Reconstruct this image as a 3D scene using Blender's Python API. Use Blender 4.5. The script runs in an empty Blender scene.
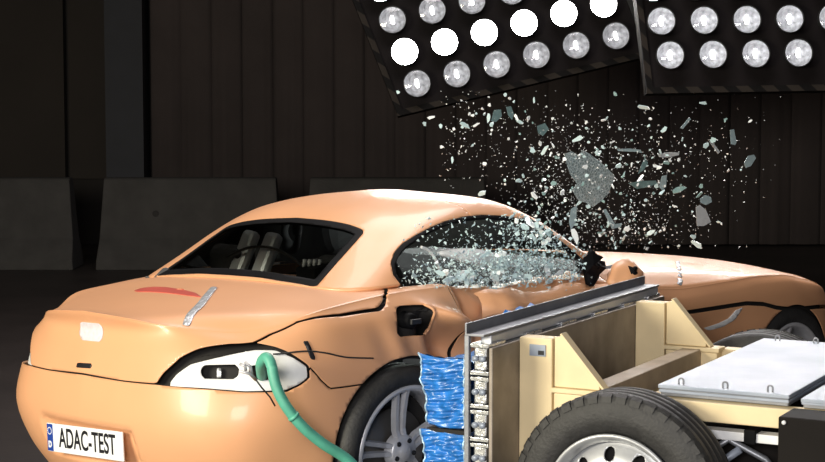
import bpy, bmesh, math, random
import numpy as np
from mathutils import Vector, Matrix
from mathutils.bvhtree import BVHTree

# ------------------------------------------------------------------ camera, world, lights
scn = bpy.context.scene
COL = scn.collection
R = math.radians
CAM = np.array([-4.39, -5.56, 1.704]); YAW, PITCH, FPX = R(46.64), R(-4.62), 1700.0
cam_d = bpy.data.cameras.new('camera'); cam = bpy.data.objects.new('camera', cam_d); COL.objects.link(cam)
cam_d.sensor_width = 36.0; cam_d.lens = FPX * 36.0 / 825.0; cam_d.clip_end = 200
cam.location = CAM; cam.rotation_euler = (math.pi / 2 + PITCH, 0, YAW - math.pi / 2)
scn.camera = cam
w = bpy.data.worlds.new('hall_dark'); scn.world = w; w.use_nodes = True
w.node_tree.nodes['Background'].inputs[0].default_value = (0.50, 0.52, 0.56, 1)
w.node_tree.nodes['Background'].inputs[1].default_value = 0.05
scn.view_settings.view_transform = 'Standard'; scn.view_settings.look = 'None'
scn.view_settings.gamma = 1.0; scn.view_settings.exposure = 0.0
scn.view_settings.use_curve_mapping = False

def area_light(name, loc, target, size, size_y, energy, color=(1, 1, 1)):
    d = bpy.data.lights.new(name, 'AREA'); d.shape = 'RECTANGLE'; d.size = size; d.size_y = size_y
    d.energy = energy; d.color = color
    o = bpy.data.objects.new(name, d); COL.objects.link(o); o.location = loc
    o.rotation_euler = (Vector(target) - Vector(loc)).to_track_quat('-Z', 'Y').to_euler()
    return o
area_light('overhead_light', (2.6, 1.2, 5.6), (1.9, -0.3, 0.8), 3.6, 3.0, 330, (1.0, 0.94, 0.93))
area_light('rear_light', (-6.8, -0.6, 2.5), (-0.4, -0.6, 0.6), 2.6, 1.8, 600, (1.0, 0.93, 0.74))
area_light('side_light', (-6.6, -6.2, 2.6), (0.2, -1.0, 0.5), 2.4, 1.8, 400, (1.0, 0.97, 0.95))

FW = np.array([math.cos(PITCH) * math.cos(YAW), math.cos(PITCH) * math.sin(YAW), math.sin(PITCH)])
RT = np.array([math.sin(YAW), -math.cos(YAW), 0.0]); UP = np.cross(RT, FW)
def ray(px, py): return FW + RT * (px - 412.5) / FPX - UP * (py - 231.0) / FPX
def at_depth(px, py, d): return CAM + ray(px, py) * d
def at_y(px, py, y): d = ray(px, py); return CAM + d * ((y - CAM[1]) / d[1])
def at_z(px, py, z): d = ray(px, py); return CAM + d * ((z - CAM[2]) / d[2])

# ------------------------------------------------------------------ materials
MATS = {}
def mat(name, col, rough=0.5, metal=0.0, var=0.12, scale=6.0, bump=0.0, bscale=40.0, spec=0.5, coat=0.0, emit=0.0, col2=None, trans=0.0, stretch=None):
    m = bpy.data.materials.new(name); m.use_nodes = True; nt = m.node_tree; N = nt.nodes; L = nt.links
    b = N['Principled BSDF']
    b.inputs['Roughness'].default_value = rough; b.inputs['Metallic'].default_value = metal
    b.inputs['Specular IOR Level'].default_value = spec; b.inputs['Coat Weight'].default_value = coat
    b.inputs['Transmission Weight'].default_value = trans
    tc = N.new('ShaderNodeTexCoord'); src = tc.outputs['Object']
    if stretch:
        mp = N.new('ShaderNodeMapping'); mp.inputs['Scale'].default_value = stretch
        L.new(src, mp.inputs[0]); src = mp.outputs[0]
    nz = N.new('ShaderNodeTexNoise'); nz.inputs['Scale'].default_value = scale; nz.inputs['Detail'].default_value = 5
    L.new(src, nz.inputs['Vector'])
    rp = N.new('ShaderNodeValToRGB'); L.new(nz.outputs['Fac'], rp.inputs[0])
    c2 = col2 or tuple(max(0, c * (1 - 2 * var)) for c in col)
    rp.color_ramp.elements[0].position = 0.3; rp.color_ramp.elements[1].position = 0.7
    rp.color_ramp.elements[0].color = (*c2, 1); rp.color_ramp.elements[1].color = (*col, 1)
    L.new(rp.outputs[0], b.inputs['Base Color'])
    if bump:
        n2 = N.new('ShaderNodeTexNoise'); n2.inputs['Scale'].default_value = bscale; n2.inputs['Detail'].default_value = 3
        L.new(src, n2.inputs['Vector'])
        bp = N.new('ShaderNodeBump'); bp.inputs['Strength'].default_value = bump; bp.inputs['Distance'].default_value = 0.01
        L.new(n2.outputs['Fac'], bp.inputs['Height']); L.new(bp.outputs[0], b.inputs['Normal'])
    if emit:
        b.inputs['Emission Color'].default_value = (1, 0.97, 0.95, 1); b.inputs['Emission Strength'].default_value = emit
    MATS[name] = m
    return m
def glass_mat(name, tint, gloss=1.0, rough=0.02):
    m = bpy.data.materials.new(name); m.use_nodes = True; nt = m.node_tree; N = nt.nodes; L = nt.links
    N.remove(N['Principled BSDF']); out = N['Material Output']
    t = N.new('ShaderNodeBsdfTransparent'); nz = N.new('ShaderNodeTexNoise'); nz.inputs['Scale'].default_value = 3
    rp = N.new('ShaderNodeValToRGB'); L.new(nz.outputs['Fac'], rp.inputs[0])
    rp.color_ramp.elements[0].color = (*[c * 0.9 for c in tint], 1); rp.color_ramp.elements[1].color = (*tint, 1)
    L.new(rp.outputs[0], t.inputs[0])
    g = N.new('ShaderNodeBsdfGlossy'); g.inputs['Roughness'].default_value = rough
    fr = N.new('ShaderNodeFresnel'); fr.inputs[0].default_value = 1.45
    mx = N.new('ShaderNodeMixShader'); L.new(fr.outputs[0], mx.inputs[0]); L.new(t.outputs[0], mx.inputs[1]); L.new(g.outputs[0], mx.inputs[2])
    L.new(mx.outputs[0], out.inputs[0]); MATS[name] = m
    return m
ORANGE = (0.74, 0.38, 0.20)
mat('paint', ORANGE, 0.40, 0, 0.03, 3, spec=0.5, coat=0.12)
mat('liner', (0.012, 0.010, 0.009), 0.8)
mat('black_trim', (0.008, 0.008, 0.009), 0.6, spec=0.06)
mat('rubber', (0.030, 0.029, 0.029), 0.62, 0, 0.2, 25, 0.25, 90)
mat('alloy', (0.60, 0.60, 0.63), 0.36, 0.25, 0.1, 12)
mat('alloy_dark', (0.05, 0.05, 0.052), 0.5, 0.6)
mat('disc_iron', (0.16, 0.15, 0.14), 0.45, 0.8)
mat('white_metal', (0.83, 0.83, 0.84), 0.38, 0.0, 0.05, 20)
mat('plate_white', (0.80, 0.82, 0.85), 0.4, 0, 0.03)
mat('plate_blue', (0.02, 0.06, 0.33), 0.4)
mat('ink', (0.010, 0.010, 0.014), 0.5)
mat('red_lens', (0.66, 0.12, 0.09), 0.35, 0, 0.1)
mat('dark_red', (0.10, 0.014, 0.012), 0.25)
mat('silver_tape', (0.62, 0.64, 0.68), 0.35, 0.35, 0.25, 60, 0.5, 60)
mat('paper', (0.66, 0.62, 0.66), 0.7, 0, 0.08, 60)
mat('interior', (0.070, 0.068, 0.070), 0.7, 0, 0.15, 20)
mat('seat_cloth', (0.055, 0.052, 0.052), 0.85, 0, 0.15, 30)
mat('hoop_silver', (0.86, 0.87, 0.88), 0.3, 0.3)
mat('steel_pale', (0.62, 0.64, 0.68), 0.35, 0.3)
mat('chrome', (0.75, 0.76, 0.78), 0.18, 1.0)
mat('airbag', (0.84, 0.86, 0.88), 0.8, 0, 0.08, 14, 0.3, 25)
mat('hose_green', (0.10, 0.42, 0.30), 0.5, 0, 0.1, 18)
mat('cable', (0.02, 0.02, 0.02), 0.5)
mat('beige_dull', (0.46, 0.36, 0.25), 0.55, 0, 0.15, 9)  # browner, duller beige for the cross beam
mat('beige', (0.82, 0.66, 0.40), 0.5, 0, 0.06, 7)
mat('steel', (0.30, 0.31, 0.34), 0.42, 0.55, 0.15, 9, 0.1, 30)
mat('steel_light', (0.40, 0.44, 0.52), 0.42, 0.2, 0.1, 4, 0.06, 20, col2=(0.27, 0.31, 0.39))
mat('backplate', (0.36, 0.31, 0.26), 0.5, 0.4, 0.18, 7, 0.1, 14, col2=(0.20, 0.17, 0.14))
mat('aluminium', (0.72, 0.73, 0.75), 0.25, 0.9, 0.2, 30, 0.6, 28)
mat('blue_foil', (0.022, 0.20, 0.64), 0.33, 0.0, 0.25, 30, coat=0.25)
mat('blue_edge', (0.45, 0.66, 0.85), 0.35, 0.3, 0.2, 40)
mat('box_black', (0.009, 0.007, 0.006), 0.7, spec=0.15)
mat('steel_rim', (0.45, 0.46, 0.48), 0.38, 0.4, 0.08, 15)
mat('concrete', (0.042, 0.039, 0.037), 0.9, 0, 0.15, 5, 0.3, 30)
mat('bank_panel', (0.010, 0.008, 0.0085), 0.7, 0.0, 0.15, 4, spec=0.08)
mat('lamp_ring', (0.02, 0.02, 0.02), 0.6, 0.0, spec=0.2)
mat('reflector', (0.62, 0.63, 0.66), 0.42, 0.55, 0.3, 26, 0.8, 40)
mat('bulb', (1, 1, 1), 0.3, emit=5.0)
mat('bulb_hot', (1, 1, 1), 0.3, emit=9.0)
mat('lit_lens', (0.9, 0.9, 0.9), 0.4, emit=40.0)
glass_mat('lamp_glass', (0.95, 0.96, 0.98), rough=0.05)
glass_mat('tinted_glass', (0.80, 0.83, 0.82))
glass_mat('screen_glass', (0.66, 0.76, 0.74))
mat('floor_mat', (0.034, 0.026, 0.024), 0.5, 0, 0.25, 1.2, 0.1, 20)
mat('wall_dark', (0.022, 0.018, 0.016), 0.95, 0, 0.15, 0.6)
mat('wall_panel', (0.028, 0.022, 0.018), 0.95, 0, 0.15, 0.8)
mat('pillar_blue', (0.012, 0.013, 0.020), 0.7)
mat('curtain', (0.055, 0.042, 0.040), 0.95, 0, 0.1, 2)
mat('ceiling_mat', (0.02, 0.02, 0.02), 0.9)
mat('shard_pale', (0.62, 0.80, 0.83), 0.22, 0, 0.10, 30, spec=0.9)
mat('shard_white', (0.90, 0.94, 0.95), 0.2, 0, 0.06, 30, spec=0.8)
mat('shard_teal', (0.30, 0.46, 0.45), 0.25, 0, 0.15, 60, spec=0.9)
def crazed():
    m = mat('crazed_glass', (0.34, 0.44, 0.45), 0.3, 0, 0.1, 30, spec=0.8); nt = m.node_tree; N = nt.nodes; L = nt.links
    tc = N.new('ShaderNodeTexCoord'); v = N.new('ShaderNodeTexVoronoi'); v.feature = 'DISTANCE_TO_EDGE'; v.inputs['Scale'].default_value = 75
    L.new(tc.outputs['Object'], v.inputs['Vector'])
    rp = N.new('ShaderNodeValToRGB'); rp.color_ramp.elements[0].color = (0.75, 0.86, 0.88, 1); rp.color_ramp.elements[1].color = (0.26, 0.36, 0.37, 1)
    rp.color_ramp.elements[1].position = 0.16
    L.new(v.outputs['Distance'], rp.inputs[0]); L.new(rp.outputs[0], N['Principled BSDF'].inputs['Base Color'])
    bp = N.new('ShaderNodeBump'); bp.inputs['Strength'].default_value = 0.6; bp.inputs['Distance'].default_value = 0.004
    L.new(v.outputs['Distance'], bp.inputs['Height']); L.new(bp.outputs[0], N['Principled BSDF'].inputs['Normal'])
crazed()
def hazard():
    m = mat('hazard_stripe', (0.10, 0.085, 0.06), 0.8, spec=0.1); nt = m.node_tree; N = nt.nodes; L = nt.links
    tc = N.new('ShaderNodeTexCoord'); wv = N.new('ShaderNodeTexWave'); wv.bands_direction = 'DIAGONAL'; wv.inputs['Scale'].default_value = 3.4
    mp = N.new('ShaderNodeMapping'); mp.inputs['Scale'].default_value = (1, 1, 0.0); mp.inputs['Scale'].default_value = (1, 1, 1)
    L.new(tc.outputs['Object'], mp.inputs[0]); L.new(mp.outputs[0], wv.inputs[0])
    rp = N.new('ShaderNodeValToRGB'); rp.color_ramp.interpolation = 'CONSTANT'
    rp.color_ramp.elements[0].color = (0.005, 0.0045, 0.0045, 1); rp.color_ramp.elements[1].color = (0.022, 0.018, 0.015, 1); rp.color_ramp.elements[1].position = 0.5
    L.new(wv.outputs['Fac'], rp.inputs[0]); L.new(rp.outputs[0], N['Principled BSDF'].inputs['Base Color'])
hazard()

# ------------------------------------------------------------------ helpers
def tag(o, label, cat, group=None, kind=None):
    o['label'] = label
    if cat: o['category'] = cat
    if group: o['group'] = group
    if kind: o['kind'] = kind
    return o
def thing(name, label, cat, loc=(0, 0, 0), rz=0.0, group=None):
    o = bpy.data.objects.new(name, None); COL.objects.link(o); o.location = loc; o.rotation_euler = (0, 0, rz)
    return tag(o, label, cat, group)
def mk(name, V, F, material, parent=None, smooth=True, label=None):
    me = bpy.data.meshes.new(name); me.from_pydata([tuple(map(float, v)) for v in V], [], [tuple(int(i) for i in f) for f in F])
    me.materials.append(MATS[material]); me.validate()
    if smooth: me.polygons.foreach_set('use_smooth', [True] * len(me.polygons))
    me.update()
    o = bpy.data.objects.new(name, me); COL.objects.link(o); o.parent = parent
    if label: o['label'] = label
    return o
def solidify(o, t, offset=-1):
    md = o.modifiers.new('thickness', 'SOLIDIFY'); md.thickness = t; md.offset = offset
    return o
def bevel(o, wd, seg=2):
    md = o.modifiers.new('bevel', 'BEVEL'); md.width = wd; md.segments = seg; md.limit_method = 'ANGLE'; md.angle_limit = R(35)
    return o
def dup(o, parent=None, name=None):
    c = o.copy(); COL.objects.link(c); c.parent = parent
    for ch in list(o.children): dup(ch, c)
    return c
class MB:
    def __init__(s): s.V = []; s.F = []
    def add(s, V, F):
        n = len(s.V); s.V += [tuple(v) for v in V]; s.F += [tuple(i + n for i in f) for f in F]; return s
    def box(s, x0, x1, y0, y1, z0, z1):
        V = [(x, y, z) for x in (x0, x1) for y in (y0, y1) for z in (z0, z1)]
        return s.add(V, [(0, 1, 3, 2), (4, 6, 7, 5), (0, 4, 5, 1), (2, 3, 7, 6), (0, 2, 6, 4), (1, 5, 7, 3)])
    def prism(s, pts, axis, a0, a1):
        # pts: 2D outline (ccw), extruded along axis 0/1/2
        def put(p, a):
            q = [p[0], p[1]]; q.insert(axis, a); return tuple(q)
        n = len(pts); V = [put(p, a0) for p in pts] + [put(p, a1) for p in pts]
        F = [tuple(range(n))[::-1], tuple(range(n, 2 * n))] + [(i, (i + 1) % n, n + (i + 1) % n, n + i) for i in range(n)]
        return s.add(V, F)
    def bar(s, p, q, wd, ht, up=(0, 0, 1)):
        p, q = Vector(p), Vector(q); d = (q - p).normalized(); sd = d.cross(Vector(up)).normalized(); u = sd.cross(d)
        V = [c + sd * a * wd / 2 + u * b * ht / 2 for c in (p, q) for a, b in ((-1, -1), (1, -1), (1, 1), (-1, 1))]
        return s.add(V, [(0, 1, 2, 3)[::-1], (4, 5, 6, 7)] + [(i, (i + 1) % 4, 4 + (i + 1) % 4, 4 + i) for i in range(4)])
    def tube(s, pts, r, n=10, cap=True):
        pts = [Vector(p) for p in pts]; rs = r if isinstance(r, (list, tuple)) else [r] * len(pts)
        ring = []; ref = Vector((0.31, 0.17, 0.93))
        V = []
        for i, p in enumerate(pts):
            d = (pts[min(i + 1, len(pts) - 1)] - pts[max(i - 1, 0)]).normalized()
            a = d.cross(ref).normalized(); b = d.cross(a); ref = ref if abs(d.dot(ref)) < .9 else Vector((1, 0, 0))
            V += [p + a * math.cos(2 * math.pi * k / n) * rs[i] + b * math.sin(2 * math.pi * k / n) * rs[i] for k in range(n)]
        F = [(i * n + k, i * n + (k + 1) % n, (i + 1) * n + (k + 1) % n, (i + 1) * n + k) for i in range(len(pts) - 1) for k in range(n)]
        if cap: F += [tuple(range(n))[::-1], tuple((len(pts) - 1) * n + k for k in range(n))]
        return s.add(V, F)
    def lathe(s, prof, n=48, axis=0, close=False):
        # prof: (axial, radius)
        V = []
        for k in range(n):
            a = 2 * math.pi * k / n
            for ax, r in prof:
                q = [r * math.cos(a), r * math.sin(a)]; q.insert(axis, ax); V.append(tuple(q))
        m = len(prof); rng = m if close else m - 1
        F = [(k * m + i, k * m + (i + 1) % m, ((k + 1) % n) * m + (i + 1) % m, ((k + 1) % n) * m + i) for k in range(n) for i in range(rng)]
        return s.add(V, F)
    def obj(s, name, material, parent=None, smooth=False, bev=0, label=None):
        o = mk(name, s.V, s.F, material, parent, smooth, label)
        if bev: bevel(o, bev)
        return o
def spline(pts, per):
    P = np.array(pts, float); n = len(P)
    E = np.vstack([2 * P[0] - P[1], P, 2 * P[-1] - P[-2]]); out = []
    for i in range(n - 1):
        p0, p1, p2, p3 = E[i], E[i + 1], E[i + 2], E[i + 3]
        for k in range(per):
            t = k / per
            out.append(0.5 * (2 * p1 + (p2 - p0) * t + (2 * p0 - 5 * p1 + 4 * p2 - p3) * t * t + (3 * p1 - p0 - 3 * p2 + p3) * t ** 3))
    out.append(P[-1]); return np.array(out)
def poly_sdf(Q, poly):
    Q = np.asarray(Q, float); poly = np.asarray(poly, float); n = len(poly)
    d = np.full(len(Q), 1e9); ins = np.zeros(len(Q), bool)
    for i in range(n):
        a, b = poly[i], poly[(i + 1) % n]; e = b - a; wv = Q - a
        t = np.clip((wv @ e) / max(1e-12, e @ e), 0, 1); dd = np.hypot(*(wv - t[:, None] * e).T); d = np.minimum(d, dd)
        c = (a[1] > Q[:, 1]) != (b[1] > Q[:, 1])
        with np.errstate(divide='ignore', invalid='ignore'):
            xi = (b[0] - a[0]) * (Q[:, 1] - a[1]) / (b[1] - a[1]) + a[0]
        ins ^= c & (Q[:, 0] < xi)
    return np.where(ins, -d, d)
def clip(A, F, fn):
    """keep the part of the mesh with fn(A) < 0; A rows = x,y,z,u,v"""
    f = fn(A); f = np.where(np.abs(f) < 1e-6, -1e-6, f); neg = f < 0
    new = list(A); cut = {}; remap = {}; outF = []
    def keep(i):
        if i not in remap: remap[i] = len(remap)
        return remap[i]
    def cutv(i, j):
        k = (i, j) if i < j else (j, i)
        if k not in cut:
            t = f[i] / (f[i] - f[j]); cut[k] = len(new); new.append(A[i] + (A[j] - A[i]) * t)
        return cut[k]
    for face in F:
        s = [neg[i] for i in face]
        if all(s): outF.append([keep(i) for i in face]); continue
        if not any(s): continue
        p = []
        for a in range(len(face)):
            i, j = face[a], face[(a + 1) % len(face)]
            if neg[i]: p.append(keep(i))
            if neg[i] != neg[j]: p.append(keep(cutv(i, j)))
        if len(p) >= 3: outF.append(p)
    inv = [None] * len(remap)
    for k, v in remap.items(): inv[v] = k
    if not inv: return np.zeros((0, 5)), []
    return np.array([new[k] for k in inv]), outF

# ------------------------------------------------------------------ the hall
def struct(o): o['kind'] = 'structure'; return o
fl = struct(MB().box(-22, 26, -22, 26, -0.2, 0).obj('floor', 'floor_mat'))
struct(MB().box(-22, 26, -22, 26, 7.0, 7.2).obj('ceiling', 'ceiling_mat'))
Fh = np.array([math.cos(YAW), math.sin(YAW), 0]); Rh = RT
def hall(u, d, z): return tuple(CAM * [1, 1, 0] + Rh * u + Fh * d + [0, 0, z])      # u to the right, d away from the stand
def hall_box(mb, u0, u1, d0, d1, z0, z1):
    V = [hall(u, d, z) for u in (u0, u1) for d in (d0, d1) for z in (z0, z1)]
    return mb.add(V, [(0, 1, 3, 2), (4, 6, 7, 5), (0, 4, 5, 1), (2, 3, 7, 6), (0, 2, 6, 4), (1, 5, 7, 3)])
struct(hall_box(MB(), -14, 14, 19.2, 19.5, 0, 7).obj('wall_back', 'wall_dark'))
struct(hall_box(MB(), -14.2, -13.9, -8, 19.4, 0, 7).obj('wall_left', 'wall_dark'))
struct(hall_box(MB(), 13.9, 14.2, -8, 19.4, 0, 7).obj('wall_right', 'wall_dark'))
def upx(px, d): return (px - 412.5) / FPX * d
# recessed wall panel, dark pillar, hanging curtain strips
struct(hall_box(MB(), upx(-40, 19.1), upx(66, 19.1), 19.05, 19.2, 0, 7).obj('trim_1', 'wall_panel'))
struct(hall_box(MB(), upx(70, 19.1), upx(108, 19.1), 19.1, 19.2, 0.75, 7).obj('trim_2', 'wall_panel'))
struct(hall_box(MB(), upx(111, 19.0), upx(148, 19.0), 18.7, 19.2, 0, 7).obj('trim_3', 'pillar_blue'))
crt = thing('hall_curtain', 'dark brown pleated curtain hanging along the back wall of the hall', 'curtain', hall(3, 19, 0))
rng = random.Random(3)
for i in range(34):
    u0 = upx(152, 19) + i * 0.34
    pts = [(u0 + 0.34 * k / 8, 18.98 + 0.014 * math.cos(2 * math.pi * k / 8) + rng.uniform(-.008, .008)) for k in range(9)]
    V = []; 
    for z in (0.02, 6.9):
        V += [Vector(hall(a, d, z)) - crt.location for a, d in pts]
    o = mk('pleat', V, [(k, k + 1, k + 10, k + 9) for k in range(8)], 'curtain', crt); solidify(o, 0.02)
# concrete barriers on the floor
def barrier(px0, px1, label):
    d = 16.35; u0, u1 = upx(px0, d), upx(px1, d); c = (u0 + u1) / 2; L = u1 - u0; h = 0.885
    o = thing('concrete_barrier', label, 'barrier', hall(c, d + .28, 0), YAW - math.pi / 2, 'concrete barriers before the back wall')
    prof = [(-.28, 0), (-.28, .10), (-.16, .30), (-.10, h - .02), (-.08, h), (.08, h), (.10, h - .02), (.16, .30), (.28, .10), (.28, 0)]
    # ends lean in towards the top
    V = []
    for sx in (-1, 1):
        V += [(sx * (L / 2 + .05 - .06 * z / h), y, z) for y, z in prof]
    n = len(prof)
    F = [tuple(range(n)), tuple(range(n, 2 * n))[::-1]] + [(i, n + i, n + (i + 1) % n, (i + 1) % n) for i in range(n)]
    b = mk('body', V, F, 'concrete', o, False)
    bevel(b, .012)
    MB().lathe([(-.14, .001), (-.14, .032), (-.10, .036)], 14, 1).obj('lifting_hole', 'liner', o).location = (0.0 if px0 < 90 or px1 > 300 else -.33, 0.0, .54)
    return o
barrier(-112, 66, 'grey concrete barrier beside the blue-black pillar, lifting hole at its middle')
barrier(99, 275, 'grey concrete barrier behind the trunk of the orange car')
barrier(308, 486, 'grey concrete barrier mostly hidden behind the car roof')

# ------------------------------------------------------------------ lamp banks
LAMP_R = 0.098
def lamp_part(parent, x, z, lit, hot=False):
    """lamp looking along -y of the panel"""
    o = MB().lathe([(0.02, LAMP_R * 1.0), (-0.05, LAMP_R * 1.06), (-0.055, LAMP_R * 1.0), (-0.03, LAMP_R * .99)], 28, 1).obj('lamp', 'lamp_ring', parent, True)
    o.location = (x, -.075, z)
    rf = MB().lathe([(0.05, 0.012), (0.045, 0.035), (0.02, LAMP_R * .72), (-0.03, LAMP_R * .985)], 28, 1).obj('reflector', 'reflector', o, True)
    if lit:
        MB().lathe([(-0.055, .0005), (-0.053, LAMP_R * .5), (-0.045, LAMP_R * .97), (-0.03, LAMP_R * .98)], 28, 1).obj('lens', 'lit_lens', o, True)
    else:
        MB().tube([(0.004, -.012, -.03), (-.003, -.02, 0), (0.003, -.012, .034)], [.012, .017, .012], 10).obj('bulb', 'bulb_hot' if hot else 'bulb', o, True)
        MB().lathe([(-0.062, .0005), (-0.058, LAMP_R * .5), (-0.045, LAMP_R * .97)], 28, 1).obj('lens', 'lamp_glass', o, True)
    return o
def bank(label, depth, px, py, roll, tilt, lamps, board, rods, sk=0.0):
    c = at_depth(px, py, depth)
    o = thing('light_bank', label, 'light bank', tuple(c))
    o.rotation_euler = (Matrix.Rotation(YAW - math.pi / 2, 3, 'Z') @ Matrix.Rotation(tilt, 3, 'X') @ Matrix.Rotation(roll, 3, 'Y')).to_euler()
    x0, x1, z0, z1 = board
    s = 0.045; e = sk * (z1 - z0)
    def slab(p, m, y0, y1, nm): MB().prism([(a, z) for a, z in p], 1, y0, y1).obj(nm, m, o)
    slab([(x0, z0), (x1, z0), (x1 + e, z1), (x0 + e, z1)], 'bank_panel', 0, .12, 'panel')
    slab([(x0 - s, z0 - s), (x1 + s, z0 - s), (x1 + s, z0), (x0 - s, z0)], 'hazard_stripe', -.03, .14, 'edge_strip')
    slab([(x0 - s, z0), (x0, z0), (x0 + e, z1), (x0 - s + e, z1)], 'hazard_stripe', -.03, .14, 'edge_strip')
    slab([(x1, z0), (x1 + s, z0), (x1 + s + e, z1), (x1 + e, z1)], 'lamp_ring', -.03, .14, 'edge_strip')
    for x, z, lit in lamps: lamp_part(o, x, z, lit, sk > -.12)
    inv = o.rotation_euler.to_matrix().inverted()
    for rx in rods:
        p = Vector((rx, .06, z1 - .05)); top = p + inv @ Vector((0, 0, 7.0 - (c[2] + (o.rotation_euler.to_matrix() @ p).z)))
        MB().tube([p, top], .018, 8).obj('hanger_rod', 'lamp_ring', o, True)
    return o
DB = 13.3; sc = DB / FPX; LAMP_R = .104
cx, cz = 40.6 * sc, 33.6 * sc
lm = []
for r in range(6):
    for k in range(6):
        lm.append((k * cx + (-4.5 * sc) * r, r * cz, r in (1, 3, 4, 5)))  # unseen upper rows added and lit to whiten hood and roof
bank('dark lamp bank tilted sideways, its middle row of lamps glowing full white', DB, 417, 85, R(-13.5), R(-6), lm, (-.16, 6 * cx - .10, -.16, 6 * cz), (.1, 1.5), -.14)
lm = []; DB = 12.5; sc = DB / FPX; LAMP_R = .100
cx = 42.4 * sc
for r in range(5):
    for k in range(7):
        lm.append((k * cx - 8.0 * sc * r, r * 34 * sc, r > 1))  # rows above the view are added, lit for the sheen on the hood
bank('level dark lamp bank with a striped lower edge above the trolley', DB, 668, 57, R(-1.0), R(-6), lm, (-.12, 7 * cx - .1, -.225, 5.1 * 34 * sc), (.3, 1.8), -.1)

# ------------------------------------------------------------------ car body surfaces (car frame: x forward, y left, z up)
ROLL = 0.038
def rollv(P):
    P = np.array(P, float); y = P[..., 1].copy(); z = P[..., 2].copy() - .3
    P[..., 1] = y + z * ROLL; P[..., 2] = .3 + z - y * ROLL
    return P
NS = 14
SX = [-.38, -.2, 0, .2, .38, .7, 1.05, 1.35, 1.7, 2.1, 2.3, 2.54, 2.7, 2.88]
def row(rear, side, front):
    """rear: 6 (x,y,z); side: 14 (y,z); front: 5 (x,y,z)"""
    return [list(p) for p in rear] + [[x, y, z] for x, (y, z) in zip(SX, side)] + [list(p) for p in front]
def lev(pts, z): return [(a, b, z) for a, b in pts]
R2r = [(-.89, 0), (-.88, .27), (-.852, .48), (-.795, .635), (-.695, .76), (-.55, .838)]
R2s = [.872, .885, .893, .89, .875, .862, .86, .865, .872, .88, .888, .89, .885, .865]
R2f = [(3.05, .80), (3.19, .68), (3.29, .5), (3.345, .28), (3.36, 0)]
def shift(pts, dx, dy): return [(a + dx * (1 if a < 0 else -1), max(0, b - dy) if b else 0) for a, b in pts]
rows = [
    row(lev(shift(R2r, .12, .07), .17), [(y - .06, .17) for y in R2s], lev(shift(R2f, .09, .05), .17)),
    row(lev(shift(R2r, .04, .03), .31), [(y - .015, .31) for y in R2s], lev(shift(R2f, .02, .015), .31)),
    row(lev(R2r, .47), [(y, .47) for y in R2s], lev(R2f, .47)),
    row([(-.872, 0, .625), (-.86, .27, .628), (-.828, .47, .635), (-.765, .615, .64), (-.665, .74, .64), (-.535, .83, .635)],
        [(.872, .625), (.893, .625), (.902, .625), (.893, .625), (.872, .62), (.852, .61), (.85, .60), (.86, .60), (.876, .61), (.888, .62), (.896, .625), (.897, .625), (.889, .62), (.86, .61)],
        [(3.04, .79, .59), (3.18, .67, .58), (3.28, .49, .575), (3.335, .27, .575), (3.35, 0, .575)]),
    row([(-.852, 0, .71), (-.84, .265, .713), (-.804, .46, .72), (-.738, .60, .728), (-.64, .725, .73), (-.527, .82, .725)],
        [(.868, .72), (.888, .725), (.897, .73), (.888, .73), (.868, .725), (.852, .71), (.853, .695), (.868, .69), (.884, .69), (.892, .695), (.895, .70), (.893, .70), (.882, .685), (.848, .665)],
        [(3.035, .775, .64), (3.17, .655, .625), (3.27, .48, .615), (3.32, .265, .612), (3.335, 0, .612)]),
    row([(-.828, 0, .80), (-.816, .26, .80), (-.778, .43, .795), (-.712, .562, .782), (-.622, .685, .772), (-.522, .79, .782)],
        [(.85, .805), (.868, .815), (.876, .82), (.867, .822), (.85, .82), (.838, .81), (.84, .80), (.86, .765), (.873, .742), (.878, .752), (.877, .765), (.873, .763), (.858, .743), (.828, .715)],
        [(3.03, .757, .685), (3.16, .642, .665), (3.26, .475, .652), (3.312, .265, .645), (3.325, 0, .645)]),
    row([(-.862, 0, .872), (-.842, .255, .858), (-.782, .40, .836), (-.694, .52, .815), (-.602, .64, .803), (-.503, .738, .826)],
        [(.803, .868), (.802, .89), (.802, .908), (.795, .912), (.79, .912), (.785, .908), (.787, .895), (.812, .845), (.842, .795), (.852, .800), (.852, .806), (.842, .797), (.823, .77), (.797, .735)],
        [(3.02, .735, .70), (3.13, .63, .675), (3.22, .468, .662), (3.275, .262, .66), (3.29, 0, .66)]),
]
Tx = [-.9, -.83, -.7, -.5, -.3, -.15, .1, 1.3, 1.5, 1.7, 2.0, 2.29, 2.6, 2.93, 3.12, 3.25, 3.4]
Tz = [.860, .864, .876, .904, .930, .948, .958, .965, .962, .948, .922, .898, .868, .808, .748, .69, .62]
def T(x, y): return float(np.interp(x, Tx, Tz)) - float(np.interp(x, [-.55, -.2, 1.1, 1.3], [.060, .034, .034, .05])) * (abs(y) / .75) ** 2
R5_, R6_ = np.array(rows[5]), np.array(rows[6])
rows.insert(6, (R6_ + .14 * (R5_ - R6_)).tolist())
for fr in (.028, .16, .42, .72, 1.0):
    rw = []
    for i, p in enumerate(R6_.tolist()):
        sx = min(2.9, max(-.42, p[0])) if 5 < i < 20 else (-.50 + .02 * i if i <= 5 else 2.92 + .02 * (i - 20))
        x = p[0] + (sx - p[0]) * fr; y = p[1] * (1 - fr); z = T(x, y)
        if fr < .05: z = p[2] + (T(p[0] + (sx - p[0]) * .16, p[1] * .84) - p[2]) * .2
        elif fr < .2: z = .72 * z + .28 * p[2] if 6 < i < 20 else z
        rw.append([x, y, z])
    rows.append(rw)
CB = np.array(rows)                     # [row v][station u][xyz]
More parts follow.
